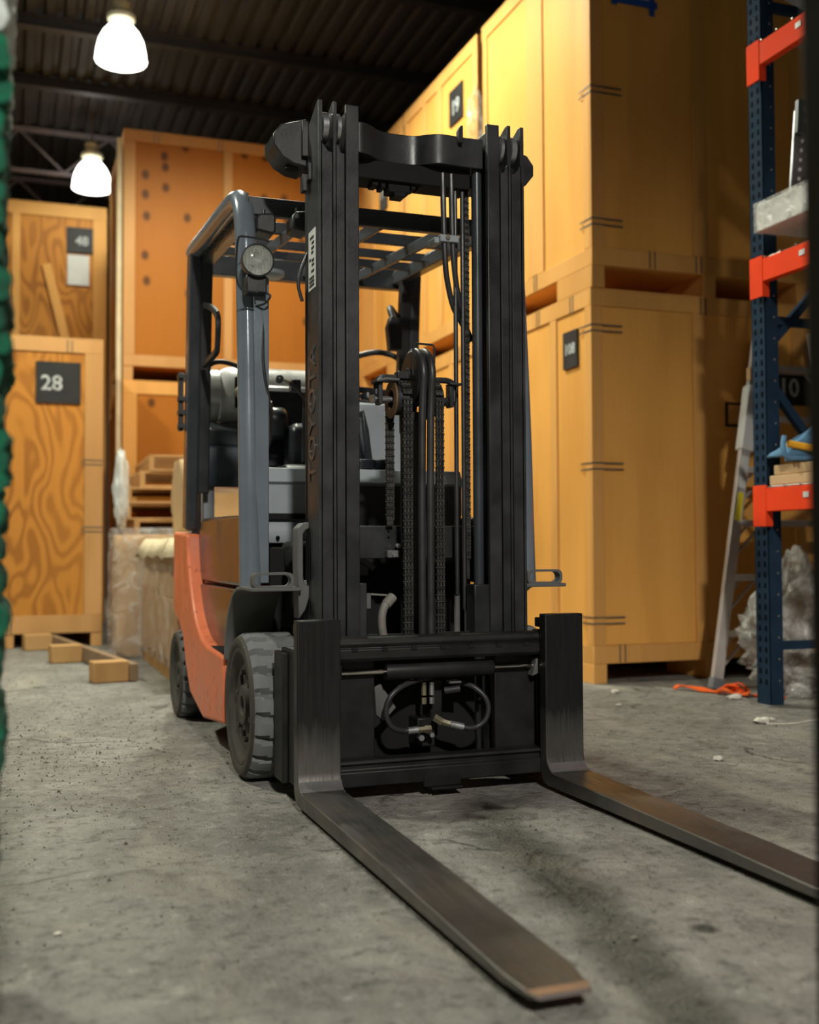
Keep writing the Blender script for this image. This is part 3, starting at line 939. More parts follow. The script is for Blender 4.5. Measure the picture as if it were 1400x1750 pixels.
# ================================================================== STEP LADDER leaning on the crates
ld = thing('step_ladder', 'aluminium step ladder leaning on the crates behind the rack post', 'ladder', (3.8, 4.95, 0))
def lp(s, z):      # point on the left (s=0) or right (s=1) rail at height z
    k = z / 2.15
    y = 4.93 + .32 * k
    xl = 3.50 + .58 * k; xr = 4.62 - .16 * k
    return Vector((xl + (xr - xl) * s, y, z))
for s in (0, 1):
    mt = 'alu'
    r = build(MB().bar(lp(s, .0), lp(s, 2.02), .065, .028, (0, 1, 0)), 'rail', mt, ld, bevel=.003)
    sg = 1 if s == 0 else -1
    build(MB().bar(lp(s, .0) + V(sg * .03, .035, 0), lp(s, 2.02) + V(sg * .03, .035, 0), .006, .075, (0, 1, 0)), 'rail_flange', mt, r)
    build(MB().bar(lp(s, .0) + V(0, -.002, .003), lp(s, .06) + V(0, -.002, 0), .075, .045, (0, 1, 0)), 'rubber_foot', 'rubber', r, bevel=.003)
    if s == 0:
        sl_ = build(MB().bar(lp(0, 1.29) + V(.0, 0, 0), lp(0, 1.66), .085, .06, (0, 1, 0)), 'paper_sleeve', 'white', r, bevel=.008)
        sl_['label'] = 'white paper sleeve round the rail'
        build(MB().bar(lp(0, 1.08) + V(0, -.018, 0), lp(0, 1.26) + V(0, -.018, 0), .042, .003, (0, 1, 0)), 'white_sticker', 'white', r, smooth=0)
        ys_ = build(MB().bar(lp(0, .90) + V(0, -.018, 0), lp(0, 1.055) + V(0, -.018, 0), .034, .003, (0, 1, 0)), 'yellow_sticker', 'yellow', r, smooth=0)
for i in range(6):
    z = .29 + i * .298
    a, b = lp(0, z), lp(1, z)
    st = build(MB().bar(a + V(.03, .03, 0), b + V(-.03, .03, 0), .085, .034), 'tread', 'alu', ld, bevel=.003)
    for s, sg in ((0, 1), (1, -1)):
        p = lp(s, z)
        build(MB().bar(p + V(sg * .16, .0, -.02), lp(s, z - .16) + V(sg * .035, 0, 0), .022, .006), 'tread_brace', 'alu', st)
        build(MB().bar(p + V(sg * .10, .05, -.02), lp(s, z - .11) + V(sg * .035, .05, 0), .022, .006), 'tread_brace', 'alu', st)
wp = build(MB().bar((4.06, 5.325, 1.66), (4.14, 5.345, 2.08), .045, .02, (0, 1, 0)), 'wooden_stick', 'carton_lite', origin=(4.06, 5.325, 1.66), bevel=.003)
tag(wp, 'pale wooden stick standing above the ladder rail, against the crate', 'stick')
cap_ = build(MB().box(3.92, 4.01, 5.155, 5.19, 1.70, 1.77), 'rail_cap', 'carton_lite', ld, bevel=.004)

# ================================================================== PLASTIC SHEETS, STRAP, SCRAPS
ps = build(crumple(lambda d, k: (3.93 + d.x * .36 * k - .10 * max(0, d.z), 4.72 + d.y * .20 * k, max(0.004, .17 + d.z * (.50 if d.z > 0 else .2) * k * (1 - .35 * max(0, -d.x)))), 56, 36, .30, 4.2, 11.0), 'plastic_sheet', 'film_cloudy', origin=(3.93, 4.72, 0), smooth=70)
tag(ps, 'crumpled clear plastic sheet heaped on the floor behind the rack post', 'plastic sheet')
pf = build(crumple(lambda d, k: (3.70 + d.x * .06 * k, 4.52 + d.y * .06 * k, max(.003, .028 + d.z * .045 * k)), 36, 20, .35, 5.0, 3.0), 'plastic_scrap', 'film_cloudy', origin=(3.70, 4.52, 0), smooth=70)
tag(pf, 'small scrap of clear plastic on the floor beside the orange strap', 'plastic sheet')
stp = thing('lashing_strap', 'orange webbing strap knotted on the floor in front of the ladder', 'strap', (3.4, 4.8, 0))
def ribbon(path, w, h, nm):
    pts = smooth_path(path, 6)
    m = MB()
    n = len(pts)
    vs = []
    for i, p in enumerate(pts):
        d = (pts[min(i + 1, n - 1)] - pts[max(i - 1, 0)]).normalized()
        s = Vector((-d.y, d.x, 0)).normalized()
        tw = .5 * noise.noise(Vector((i * .25, 1, 0)))
        s = (s * math.cos(tw) + Vector((0, 0, 1)) * math.sin(tw))
        zz = Vector((0, 0, h / 2))
        vs += [p - s * w / 2 - zz, p + s * w / 2 - zz, p + s * w / 2 + zz, p - s * w / 2 + zz]
    vs = [Vector((v.x, v.y, max(.001, v.z))) for v in vs]
    fs = []
    for i in range(n - 1):
        for k in range(4):
            fs.append((i * 4 + k, i * 4 + (k + 1) % 4, (i + 1) * 4 + (k + 1) % 4, (i + 1) * 4 + k))
    fs += [(3, 2, 1, 0), tuple((n - 1) * 4 + k for k in range(4))]
    m.add(vs, fs)
    return build(m, nm, 'strap', stp, smooth=60)
ribbon([(3.30, 5.02, .012), (3.34, 4.98, .024), (3.40, 4.84, .012), (3.44, 4.74, .012)], .038, .008, 'strap_tail')
ribbon([(3.44, 4.72, .014), (3.50, 4.66, .010), (3.56, 4.58, .008), (3.60, 4.50, .008)], .036, .007, 'strap_tail')
ribbon([(3.40, 4.78, .02), (3.43, 4.72, .055), (3.46, 4.70, .05), (3.47, 4.74, .02), (3.42, 4.76, .03), (3.40, 4.70, .035), (3.44, 4.67, .015), (3.48, 4.69, .03), (3.45, 4.76, .05)], .03, .008, 'knot')
ribbon([(3.45, 4.74, .04), (3.47, 4.68, .065), (3.49, 4.65, .03), (3.46, 4.63, .012)], .03, .006, 'loop')

chips = [(3.38, 4.60, .028, 'pale chip on the floor beside the strap knot'), (3.02, 3.93, .030, 'largest pale chip on the open floor right of the forks'),
         (3.10, 3.97, .014, 'pale chip beside the largest chip'), (2.95, 5.02, .020, 'pale chip on the floor below the near right crate'),
         (3.06, 3.55, .014, 'pale pebble near the rack foot, left of a pair'), (3.11, 3.48, .011, 'pale pebble near the rack foot, right of a pair'),
         (2.72, 4.60, .012, 'lone pale pebble between fork and near right crate'), (1.13, 1.86, .006, 'pale pebble near the left fork tip'),
         (2.35, 3.30, .016, 'pale chip on the floor right of the right fork'), (.09, 2.28, .006, 'pale pebble at lower left beside the floor crack')]
for i, (x, y, r, lb) in enumerate(chips):
    o = build(crumple(lambda d, k: (x + d.x * r * 1.3 * k, y + d.y * r * k, max(0.0005, r * .45 + d.z * r * .5 * k)), 10, 7, .5, 2.0, i * 3.7), 'floor_chip', 'chip', origin=(x, y, 0), smooth=0)
    tag(o, lb, 'debris', 'pale chips on the floor')
st = build(MB().tube(smooth_path([(3.02, 3.90, .003), (3.12, 3.86, .003), (3.28, 3.90, .003), (3.40, 3.93, .003), (3.62, 3.98, .003)], 6), .0035, 6), 'white_string', 'chip', origin=(3.2, 3.9, 0))
tag(st, 'thin white string on the floor running to the rack', 'string')

# grit strewn over the slab
m = MB()
for i in range(5200):
    if i % 3:
        y = random.uniform(1.2, 8.5); x = random.uniform(-.6, 3.4)
    else:
        x = random.gauss(.2, .35); y = random.gauss(4.4, .9)
    r = random.uniform(.0012, .0045) * (1.0 if random.random() < .93 else 1.9)
    a = random.uniform(0, 6.28)
    m.add([(x + r * math.cos(a), y + r * math.sin(a), .0), (x + r * math.cos(a + 2.1), y + r * math.sin(a + 2.1), 0), (x + r * math.cos(a + 4.2), y + r * math.sin(a + 4.2), 0), (x, y, r * 1.1)],
          [(0, 1, 3), (1, 2, 3), (2, 0, 3), (2, 1, 0)])
me = bpy.data.meshes.new('floor_grit'); me.from_pydata(m.v, [], m.f); me.materials.append(MAT['grit'])
o = bpy.data.objects.new('floor_grit', me); COL.objects.link(o)
tag(o, 'fine grit and crumbs scattered over the concrete floor', 'grit', None, 'stuff')

# film flap sticking out between the two nearer upper right crates
ff = build(crumple(lambda d, k: (3.0 + d.x * .06 * k, 6.90 + d.y * .034 * k, 3.68 + d.z * .20 * k * (1 + .3 * d.z)), 28, 22, .35, 3.0, 6.5), 'film_flap', 'film', origin=(3.0, 6.90, 3.68), smooth=70)
tag(ff, 'clear film flap caught between the upper right crates above the mast', 'plastic sheet')

# ================================================================== NEAR EDGES OF THE VIEW
po = build(MB().box(.868, .971, .93, 1.04, 0, 1.45), 'timber_post', 'post', origin=(.92, .985, 0), bevel=.006)
tag(po, 'dark timber post close to the camera at the right edge', 'post')
# stack of folded moving blankets at the left edge
zb = 0.0
i = 0
while zb < 1.95:
    hgt = random.choice((.030, .042, .050, .056))
    xr = -.027 + .022 * min(1, zb / .60) + random.uniform(-.010, .004)
    yc = 1.85 + random.uniform(-.012, .012)
    dp = hgt * random.uniform(.22, .42)
    white = zb > 1.47
    m = MB()
    ny, nk = 26, 9
    def edge(a_, k_):
        v = a_ / (ny - 1)
        y_ = yc - .22 + .44 * v
        an = -math.pi / 2 + math.pi * k_ / (nk - 1)
        w_ = .010 * noise.noise(Vector((y_ * 16, i * 3.3, 0))) + .005 * noise.noise(Vector((y_ * 50, i * 3.3, k_ * .7)))
        return (xr - dp + dp * math.cos(an) + w_, y_, zb + hgt * .5 + hgt * .49 * math.sin(an))
    x_b = xr - .60
    def row(a_):
        e_ = [edge(a_, k_) for k_ in range(nk)]
        y_ = e_[0][1]
        return [(x_b, y_, zb + .001)] + e_ + [(x_b, y_, zb + hgt - .001)]
    rows = [row(a_) for a_ in range(ny)]
    np_ = nk + 2
    m.add([p_ for r_ in rows for p_ in r_],
          [(a_ * np_ + k_, a_ * np_ + (k_ + 1) % np_, (a_ + 1) * np_ + (k_ + 1) % np_, (a_ + 1) * np_ + k_) for a_ in range(ny - 1) for k_ in range(np_)]
          + [tuple(range(np_)), tuple((ny - 1) * np_ + k_ for k_ in range(np_))])
    o = build(m, 'folded_blanket', 'blanket_white' if white else 'blanket_green', origin=(xr - .3, yc, zb), smooth=50)
    tag(o, 'folded white quilted blanket near the top of the stack at the left edge' if white else 'folded green quilted blanket in the tall stack at the left edge', 'blanket',
        'folded white blankets at the left edge' if white else 'folded green blankets at the left edge')
    zb += hgt
    i += 1

# ================================================================== FORKLIFT
CX = 1.2455
fl = thing('forklift', 'orange and black forklift with mast lowered and forks toward the camera', 'forklift', (CX, 4.3, 0))
def mx(x):      # mirror across the truck's centre line
    return 2 * CX - x
def span(a, b, side):
    return (a, b) if side > 0 else (mx(b), mx(a))
def mpt(p, side):
    return p if side > 0 else (mx(p[0]), p[1], p[2])

# ---- forks
for side in (1, -1):
    x0, x1 = (.776, .907) if side > 0 else (1.573, 1.706)
    R_ = .045
    outer = [(3.10 + .042, .545), (3.10 + .042, .06)] + [(3.142 - .052 + .052 * math.cos(a), .066 + .052 * math.sin(a)) for a in [math.radians(-10 * k) for k in range(1, 9)]] + [(3.085, .014)]
    inner = [(3.02, .056), (3.045, .056), (3.066, .059), (3.083, .068), (3.094, .083), (3.10, .105), (3.10, .545)]
    blade = [(2.6, .016), (1.95, .021), (1.70, .024), (1.615, .028), (1.600, .031), (1.605, .036), (1.70, .041), (2.2, .050), (2.7, .0545)]
    fm = MB().prism(outer + blade + inner, 'x', x0, x1)
    def round_tip(mb):
        for v in mb.v:
            if v.y < 1.66:
                k_ = min(1, (1.66 - v.y) / .06) ** 3 * .016
                v.x += k_ if v.x < (x0 + x1) / 2 else -k_
        return mb
    f = build(round_tip(fm), 'fork', 'fork', fl, bevel=.004)
    f['label'] = 'worn steel fork'
    # highlight painted as a bright strip on the heel bend, and scraped tip
    hp = [(3.0925, .0815), (3.0815, .0665), (3.0655, .0575), (3.045, .0545)]
    hq = [(3.0965, .080), (3.086, .063), (3.067, .054), (3.045, .051)]
    hp = [(y - .0012, z + .0012) for y, z in hp]
    build(MB().prism(hp + hq[::-1], 'x', x0 + .001, x1 - .001), 'heel_highlight', 'fork_bright', f)
    tp = [(1.598, .0305), (1.603, .0372), (1.628, .0384), (1.628, .035), (1.606, .0335)]
    build(round_tip(MB().prism(tp, 'x', x0 + .004, x1 - .004)), 'fork_tip', 'fork_tip', f)
    # hooks on the carriage bars
    build(MB().box(x0 + .012, x1 - .012, 3.142, 3.166, .44, .53).box(x0 + .012, x1 - .012, 3.142, 3.20, .50, .53), 'upper_hook', 'fork', f, bevel=.003)
    build(MB().box(x0 + .012, x1 - .012, 3.142, 3.166, .05, .11), 'lower_hook', 'fork', f, bevel=.003)

# ---- carriage
cg = build(MB().prism([(3.15, .415), (3.142, .425), (3.142, .452), (3.150, .455), (3.143, .468), (3.150, .484), (3.170, .490), (3.20, .488), (3.20, .415)], 'x', .80, 1.695), 'carriage', 'black_carriage', fl, bevel=.003)
m = MB()
for i in range(9):
    xx = .86 + i * .094
    m.box(xx, xx + .018, 3.139, 3.146, .445, .456)
build(m, 'bar_notches', 'dark', cg, smooth=0)
low = build(MB().prism([(3.142, .045), (3.142, .088), (3.152, .094), (3.152, .108), (3.142, .112), (3.148, .122), (3.20, .122), (3.20, .045)], 'x', .80, 1.695), 'lower_bar', 'black_carriage', cg, bevel=.003)
build(MB().box(1.18, 1.30, 3.137, 3.15, .030, .062).box(1.20, 1.30, 3.12, 3.15, .022, .030), 'centre_stop', 'dark', low, bevel=.002)
for side in (1, -1):
    a, b = span(.905, 1.045, side)
    build(MB().box(a, b, 3.205, 3.23, .10, .42), 'carriage_plate', 'black_carriage', cg, bevel=.003)
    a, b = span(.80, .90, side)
    build(MB().box(a, b, 3.20, 3.23, .045, .49), 'carriage_end_plate', 'black_carriage', cg, bevel=.003)
    # ribbed side: roller brackets beside the left fork
    a, b = span(.786, .80, side)
    build(MB().box(a, b, 3.17, 3.34, .055, .45), 'side_bracket', 'black_carriage', cg, bevel=.003)
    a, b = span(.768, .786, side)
    build(MB().box(a, b, 3.25, 3.36, .05, .44), 'side_bracket', 'black_carriage', cg, bevel=.003)
    for z in (.12, .25, .38):
        p = mpt((.802, 3.27, z), side); q = mpt((.872, 3.27, z), side)
        build(MB().cyl(p, q, .045, 20), 'carriage_roller', 'steel', cg)
build(MB().box(1.06, 1.43, 3.33, 3.35, .06, .48), 'back_plate', 'dark', cg)
# side-shift cylinder and its rods
ss = build(MB().lathe([(0, 0), (.024, 0), (.026, .006), (.026, .35), (.024, .356), (0, .356)], (1.072, 3.185, .378), (1, 0, 0), 24), 'side_shift_cylinder', 'black_carriage', cg)
build(MB().cyl((.925, 3.185, .378), (1.075, 3.185, .378), .0065, 12), 'cylinder_rod', 'chrome', ss)
build(MB().cyl((1.425, 3.185, .378), (1.60, 3.185, .378), .0065, 12), 'cylinder_rod', 'chrome', ss)
build(MB().prism([(1.56, .345), (1.60, .36), (1.605, .405), (1.575, .40)], 'y', 3.165, 3.205), 'rod_lug', 'fender', ss, bevel=.003)
build(MB().prism([(.905, .345), (.93, .36), (.93, .405), (.905, .40)], 'y', 3.165, 3.205), 'rod_lug', 'black_carriage', ss, bevel=.003)
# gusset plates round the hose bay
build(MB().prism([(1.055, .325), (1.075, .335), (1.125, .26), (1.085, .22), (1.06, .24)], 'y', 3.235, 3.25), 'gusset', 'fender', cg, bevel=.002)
build(MB().prism([(1.05, .33), (1.06, .33), (1.085, .22), (1.06, .20), (1.05, .20)], 'y', 3.24, 3.26), 'gusset', 'black_carriage', cg, bevel=.002)
build(MB().box(1.245, 1.285, 3.25, 3.32, .20, .34), 'valve_block', 'black_carriage', cg, bevel=.004)
build(MB().box(1.20, 1.26, 3.25, 3.33, .13, .22), 'valve_block', 'black_carriage', cg, bevel=.004)
# hoses on the carriage
h1 = build(MB().tube(smooth_path([(1.245, 3.24, .345), (1.20, 3.21, .347), (1.14, 3.19, .335), (1.095, 3.18, .31), (1.075, 3.18, .275), (1.078, 3.185, .235), (1.10, 3.19, .205), (1.135, 3.20, .193), (1.155, 3.20, .192)], 7), .0085, 12), 'hydraulic_hose', 'hose', cg)
build(MB().cyl((1.150, 3.20, .192), (1.182, 3.20, .193), .0115, 14), 'hose_ferrule', 'steel', h1)
build(MB().cyl((1.182, 3.20, .193), (1.21, 3.20, .194), .010, 6).cyl((1.205, 3.20, .194), (1.225, 3.20, .194), .013, 6), 'hose_nut', 'brass', h1)
h2 = build(MB().tube(smooth_path([(1.345, 3.24, .325), (1.375, 3.21, .315), (1.405, 3.19, .285), (1.415, 3.185, .25), (1.405, 3.185, .215), (1.38, 3.19, .194), (1.35, 3.19, .19), (1.325, 3.195, .196)], 7), .0085, 12), 'hydraulic_hose', 'hose', cg)
build(MB().cyl((1.333, 3.195, .194), (1.29, 3.20, .205), .0115, 14), 'hose_ferrule', 'steel', h2)
build(MB().cyl((1.29, 3.20, .205), (1.268, 3.205, .212), .0105, 6), 'hose_nut', 'brass', h2)
build(MB().cyl((1.266, 3.205, .212), (1.24, 3.21, .228), .013, 6), 'hose_elbow', 'brass', h2)
for (xx, mt) in ((1.213, 'brass'), (1.239, 'steel')):
    build(MB().cyl((xx, 3.225, .335), (xx, 3.225, .295), .0085, 10).cyl((xx, 3.225, .288), (xx, 3.225, .268), .0085, 6), 'port_fitting', mt, cg)
build(MB().cyl((1.285, 3.23, .305), (1.33, 3.21, .312), .012, 12), 'port_elbow', 'hose', cg)
build(MB().box(1.29, 1.33, 3.20, 3.23, .330, .338).box(1.30, 1.36, 3.20, 3.23, .352, .360), 'hose_clamp', 'fender', cg, bevel=.001)
build(MB().cyl((1.20, 3.21, .165), (1.20, 3.235, .165), .010, 6), 'bolt', 'steel', cg)
build(MB().cyl((1.235, 3.21, .172), (1.235, 3.235, .172), .008, 6), 'bolt', 'steel', cg)

# ---- mast rails
ZTOP = 2.158
def cut_web(y0, y1, z0, z1, c):
    return [(y0, z0), (y1, z0), (y1, z1 - c * 1.4), (y0 + .02, z1), (y0, z1)]
for side in (1, -1):
    spec = [('outer_rail', .891, .936, .013), ('middle_rail', .939, .976, .012), ('inner_rail', .980, 1.024, .0)]
    for nm, a, b, w in spec:
        if nm == 'inner_rail':
            s0, s1 = span(a, b, side)
            m = MB().box(s0, s1, 3.280, 3.300, .07, ZTOP - .003)
            s0, s1 = span(a + .012, a + .026, side)
            m.box(s0, s1, 3.30, 3.40, .07, ZTOP - .01)
            s0, s1 = span(a, b, side)
            m.box(s0, s1, 3.40, 3.42, .07, ZTOP - .02)
            r = build(m, nm, 'black', fl, bevel=.003)
        else:
            s0, s1 = span(a, a + w, side)
            m = MB().prism(cut_web(3.280, 3.42, .06, ZTOP, .035), 'x', s0, s1)
            # front flange with its rounded cut-out below the roller
            zc = 2.018
            fa, fb = a + w * .6, b
            poly = [(fa, .06), (fb, .06), (fb, zc - .03)] + [(fb - .026 + .026 * math.cos(t) , zc - .03 + 0.026 - .026 * math.sin(math.pi / 2 - t) * 0 + .0) for t in ()]
            poly = [(fa, .06), (fb, .06), (fb, zc - .022), (fb - .012, zc - .020), (fa + .012, zc - .004), (fa + .006, zc + .004), (fa + .002, zc + .016), (fa, zc + .03)]
            if side < 0:
                poly = [(mx(p), q) for p, q in poly]
            m.prism(poly, 'y', 3.280, 3.298)
            s0, s1 = span(a, b, side)
            m.box(s0, s1, 3.402, 3.42, .06, zc)
            r = build(m, nm, 'black', fl, bevel=.003)
            p = mpt((a + w + .003, 3.335, 2.088), side); q = mpt((b - .003, 3.335, 2.088), side)
            build(MB().lathe([(0, 0), (.044, 0), (.050, .004), (.050, abs(q[0] - p[0]) - .004), (.044, abs(q[0] - p[0])), (0, abs(q[0] - p[0]))], p, (q[0] - p[0], 0, 0), 32), 'mast_roller', 'steel', r)
        if nm == 'outer_rail' and side > 0:
            LEFT_RAIL = r
# lettering and decal on the outer side of the left rail
text_obj('cast_lettering', 'TOYOTA', .105, 'charcoal', LEFT_RAIL, (.8905, 3.352, 1.18), (0, 0, 1), (0, 1, 0), extrude=.0022)
dc = build(MB().box(.8892, .8912, 3.315, 3.395, 1.575, 1.765), 'warning_decal', 'white', LEFT_RAIL, smooth=0)
m = MB()
for i, (z, a, b) in enumerate(((1.74, .02, .065), (1.722, .04, .07), (1.706, .035, .07), (1.692, .035, .06), (1.672, .01, .03), (1.666, .04, .07), (1.652, .04, .07), (1.632, .035, .07), (1.612, .01, .07), (1.600, .01, .07), (1.588, .01, .07))):
    m.box(.8885, .8893, 3.395 - b, 3.395 - a, z - .0045, z + .0045)
build(m, 'decal_print', 'plate', dc, smooth=0)
build(MB().box(.880, .891, 3.36, 3.40, 1.93, 1.985).box(.868, .882, 3.385, 3.42, 1.90, 1.955), 'rail_stop', 'black', LEFT_RAIL, bevel=.002)

# outer crossmember at the top rear, wrapping past the rails
m = MB()
zc0, zc1 = 2.015, 2.125
xz = [(.782, 2.055), (.782, 2.090), (.806, 2.122), (.892, 2.150), (.892, 1.992), (.850, 1.998), (.812, 2.018)]
m.prism(xz, 'y', 3.425, 3.56)
m.prism([(mx(p), q) for p, q in xz], 'y', 3.425, 3.56)
m.box(.89, mx(.89), 3.47, 3.56, 2.0, 2.125)
xm = build(m, 'outer_crossmember', 'black', fl, bevel=.004)
for side in (1, -1):
    p = mpt((.852, 3.47, 1.994), side); q = mpt((.852, 3.47, 2.004), side)
    build(MB().cyl(p, q, .022, 20), 'lift_cylinder_bolt', 'dark', xm)
    a, b = span(.872, .892, side)
    build(MB().box(a, b, 3.405, 3.43, 2.02, 2.135), 'weld_tab', 'black', xm, bevel=.002)
# inner crossmember with its wavy front
def cross(side=1):
    f = [(1.020, 3.315), (1.045, 3.312), (1.075, 3.325), (1.105, 3.352), (1.14, 3.368), (1.20, 3.372), (1.245, 3.366), (1.275, 3.345), (1.31, 3.325), (1.345, 3.322), (1.40, 3.326), (1.45, 3.326), (1.472, 3.326)]
    pts = [(p.x, p.y) for p in smooth_path([(a, b, 0) for a, b in f], 4)]
    return pts + [(1.472, 3.40), (1.020, 3.40)]
ic = build(MB().prism(cross(), 'z', 2.018, 2.118), 'inner_crossmember', 'black', fl, bevel=.003)
build(MB().prism([(1.378, 2.09), (1.392, 2.09), (1.392, 2.15), (1.382, 2.146), (1.374, 2.128)], 'y', 3.305, 3.325), 'stop_lug', 'black', ic, bevel=.002)
build(MB().box(1.03, 1.44, 3.36, 3.46, 1.955, 2.018), 'lower_lip', 'dark', ic, bevel=.003)
for (a, b, z0, z1) in ((1.10, 1.12, 1.94, 1.957), (1.13, 1.145, 1.935, 1.957), (1.155, 1.23, 1.925, 1.957), (1.175, 1.215, 1.912, 1.93), (1.235, 1.25, 1.94, 1.957), (1.26, 1.27, 1.945, 1.957)):
    build(MB().box(a, b, 3.375, 3.43, z0, z1), 'hose_bracket', 'dark', ic, bevel=.002)
# lower crossmember between the rails
lc = build(MB().box(.95, mx(.95), 3.43, 3.465, .72, .828), 'lower_crossmember', 'black', fl, bevel=.003)
build(MB().box(1.155, 1.20, 3.40, 3.43, .722, .748), 'anchor_lug', 'fender', lc, bevel=.004)
build(MB().cyl((1.18, 3.395, .736), (1.18, 3.41, .736), .012, 6), 'anchor_nut', 'steel', lc)
build(MB().cyl((1.192, 3.395, .762), (1.192, 3.41, .762), .008, 6), 'anchor_nut', 'steel', lc)
for z in (.79, .81):
    build(MB().cyl((1.168, 3.427, z), (1.168, 3.431, z), .004, 8), 'bolt_hole', 'hole', lc)
build(MB().box(.95, mx(.95), 3.44, 3.47, .12, .25), 'bottom_crossmember', 'black', fl, bevel=.003)
# brackets low between the rails
build(MB().box(1.026, 1.052, 3.30, 3.33, .47, .645), 'rail_bracket', 'black', fl, bevel=.003)
build(MB().box(1.415, 1.470, 3.29, 3.36, .47, .635), 'rail_bracket', 'black', fl, bevel=.003)
build(MB().box(1.052, 1.085, 3.36, 3.38, .56, .61), 'rail_bracket', 'fender', fl, bevel=.002)
build(MB().bar((1.085, 3.37, .607), (1.145, 3.38, .602), .012, .006), 'clip_bar', 'hose_grey', fl)

# ---- free-lift cylinder, sheaves and chains
fc = build(MB().lathe([(0, .18), (.034, .18), (.034, 1.13), (.037, 1.135), (.037, 1.20), (.02, 1.205), (.02, 1.30), (0, 1.30)], (1.236, 3.40, 0), (0, 0, 1), 28), 'lift_cylinder', 'black', fl)
SHY, SHZ = 3.352, 1.305
hw = build(MB().lathe([(0, 0), (.088, 0), (.092, .003), (.086, .008), (.083, .014), (.086, .020), (.092, .0245), (.086, .030), (.083, .036), (.086, .042), (.092, .047), (.088, .05), (0, .05)], (1.216, SHY, SHZ), (1, 0, 0), 40), 'hose_sheave', 'black', fc)
for i, xx in enumerate((1.232, 1.261)):
    dx = .006 * i
    pts = [(xx - .006 + dx * 0, SHY - .083, .44), (xx - .006, SHY - .083, .9), (xx - .003, SHY - .083, 1.18)] + [(xx, SHY - .090 * math.cos(math.radians(a)), SHZ + .090 * math.sin(math.radians(a))) for a in range(-20, 200, 12)] + [(xx, SHY + .085, 1.1), (xx, SHY + .085, .5)]
    build(MB().tube(pts, .0125, 12), 'lift_hose', 'hose', fc)
wg = [(1.209, 3.30, 1.31), (1.209, 3.295, 1.40), (1.214, 3.292, 1.412), (1.275, 3.292, 1.410), (1.282, 3.293, 1.402), (1.283, 3.30, 1.35)]
build(MB().tube(wg, .0035, 8), 'hose_guard_wire', 'black', fc)
# yoke carrying the chain wheels
yk = build(MB().tube(smooth_path([(1.10, 3.345, 1.25), (1.102, 3.345, 1.285), (1.115, 3.345, 1.303), (1.14, 3.345, 1.306), (1.20, 3.345, 1.306)], 4), .010, 10), 'yoke', 'black', fc)
build(MB().tube(smooth_path([(1.285, 3.345, 1.303), (1.335, 3.345, 1.305), (1.358, 3.345, 1.300), (1.368, 3.345, 1.285), (1.368, 3.345, 1.235)], 4), .010, 10), 'yoke_arm', 'black', yk)
build(MB().box(1.165, 1.205, 3.32, 3.36, 1.30, 1.325), 'yoke_clamp', 'black', yk, bevel=.003)
build(MB().cyl((1.20, 3.35, 1.318), (1.212, 3.35, 1.318), .022, 18), 'yoke_collar', 'black', yk)
build(MB().prism([(1.085, 1.290), (1.12, 1.300), (1.165, 1.298), (1.165, 1.290), (1.12, 1.290), (1.088, 1.283)], 'y', 3.30, 3.36), 'chain_guard', 'fender', yk, bevel=.002)
build(MB().box(1.345, 1.385, 3.31, 3.36, 1.286, 1.294), 'chain_guard', 'black', yk, bevel=.003)
build(MB().box(1.100, 1.114, 3.32, 3.36, 1.215, 1.292), 'guard_leg', 'black', yk, bevel=.002)
build(MB().box(1.346, 1.360, 3.32, 3.36, 1.215, 1.286), 'guard_leg', 'black', yk, bevel=.002)
build(MB().cyl((1.088, 3.35, 1.235), (1.16, 3.35, 1.235), .0095, 12).cyl((1.082, 3.35, 1.235), (1.094, 3.35, 1.235), .014, 6), 'wheel_axle', 'steel', yk)
build(MB().cyl((1.31, 3.35, 1.235), (1.375, 3.35, 1.235), .0095, 12).cyl((1.34, 3.35, 1.235), (1.366, 3.35, 1.235), .016, 6), 'wheel_axle', 'black', yk)
CHR = .056
for (xa, xb, rust) in ((1.150, 1.168, True), (1.278, 1.288, False)):
    w_ = xb - xa
    cw = build(MB().lathe([(.030, .004), (.050, .004), (.050, w_ + .03), (.030, w_ + .03), (.030, .004)], (xa, 3.35, 1.235), (1, 0, 0), 36), 'chain_wheel', 'black', fc)
    build(MB().lathe([(.032, 0), (.060, 0), (.062, .003), (.060, .006), (.032, .006), (.032, 0)], (xa, 3.35, 1.235), (1, 0, 0), 36), 'wheel_flange', 'rust' if rust else 'black', cw)
# leaf-chain links, shared mesh
def link_mesh():
    m = MB()
    bar = [(.0082 * math.cos(a_) * (1.0 if abs(math.cos(a_)) > .3 else .9), .0052 + .0046 * math.sin(a_)) for a_ in [2 * math.pi * k / 12 for k in range(12)]]
    m.prism(bar, 'x', -.0150, .0150)
    for dx in (-.0115, 0, .0115):
        m.box(dx - .0028, dx + .0028, -.0062, .0062, -.0108, .004)
    m.box(-.011, .011, -.003, .003, -.0108, .004)
    m.cyl((-.0172, 0, .0052), (.0172, 0, .0052), .0035, 8)
    return m.mesh('chain_link', MAT['chain'], (0, 0, 0), 40)
LINK = link_mesh()
def chain(xc, yfront, ztop, zbot, wheel=True, sc=1.0, nm='lift_chain'):
    n_ = int((ztop - zbot) / .0216)
    core = build(MB().box(xc - .011, xc + .011, yfront - .003, yfront + .003, zbot, ztop), nm, 'chain', fc, smooth=0)
    for i in range(n_):
        inst(LINK, 'chain_link', core, (xc, yfront, ztop - .0108 - i * .0216), (0, 0, 0), (sc, 1, 1))
    if wheel:
        for k in range(1, 8):
            a = math.radians(k * 22)
            inst(LINK, 'chain_link', core, (xc, 3.35 - CHR * math.cos(a), 1.235 + CHR * math.sin(a)), (-a, 0, 0), (sc, 1, 1))
    return core
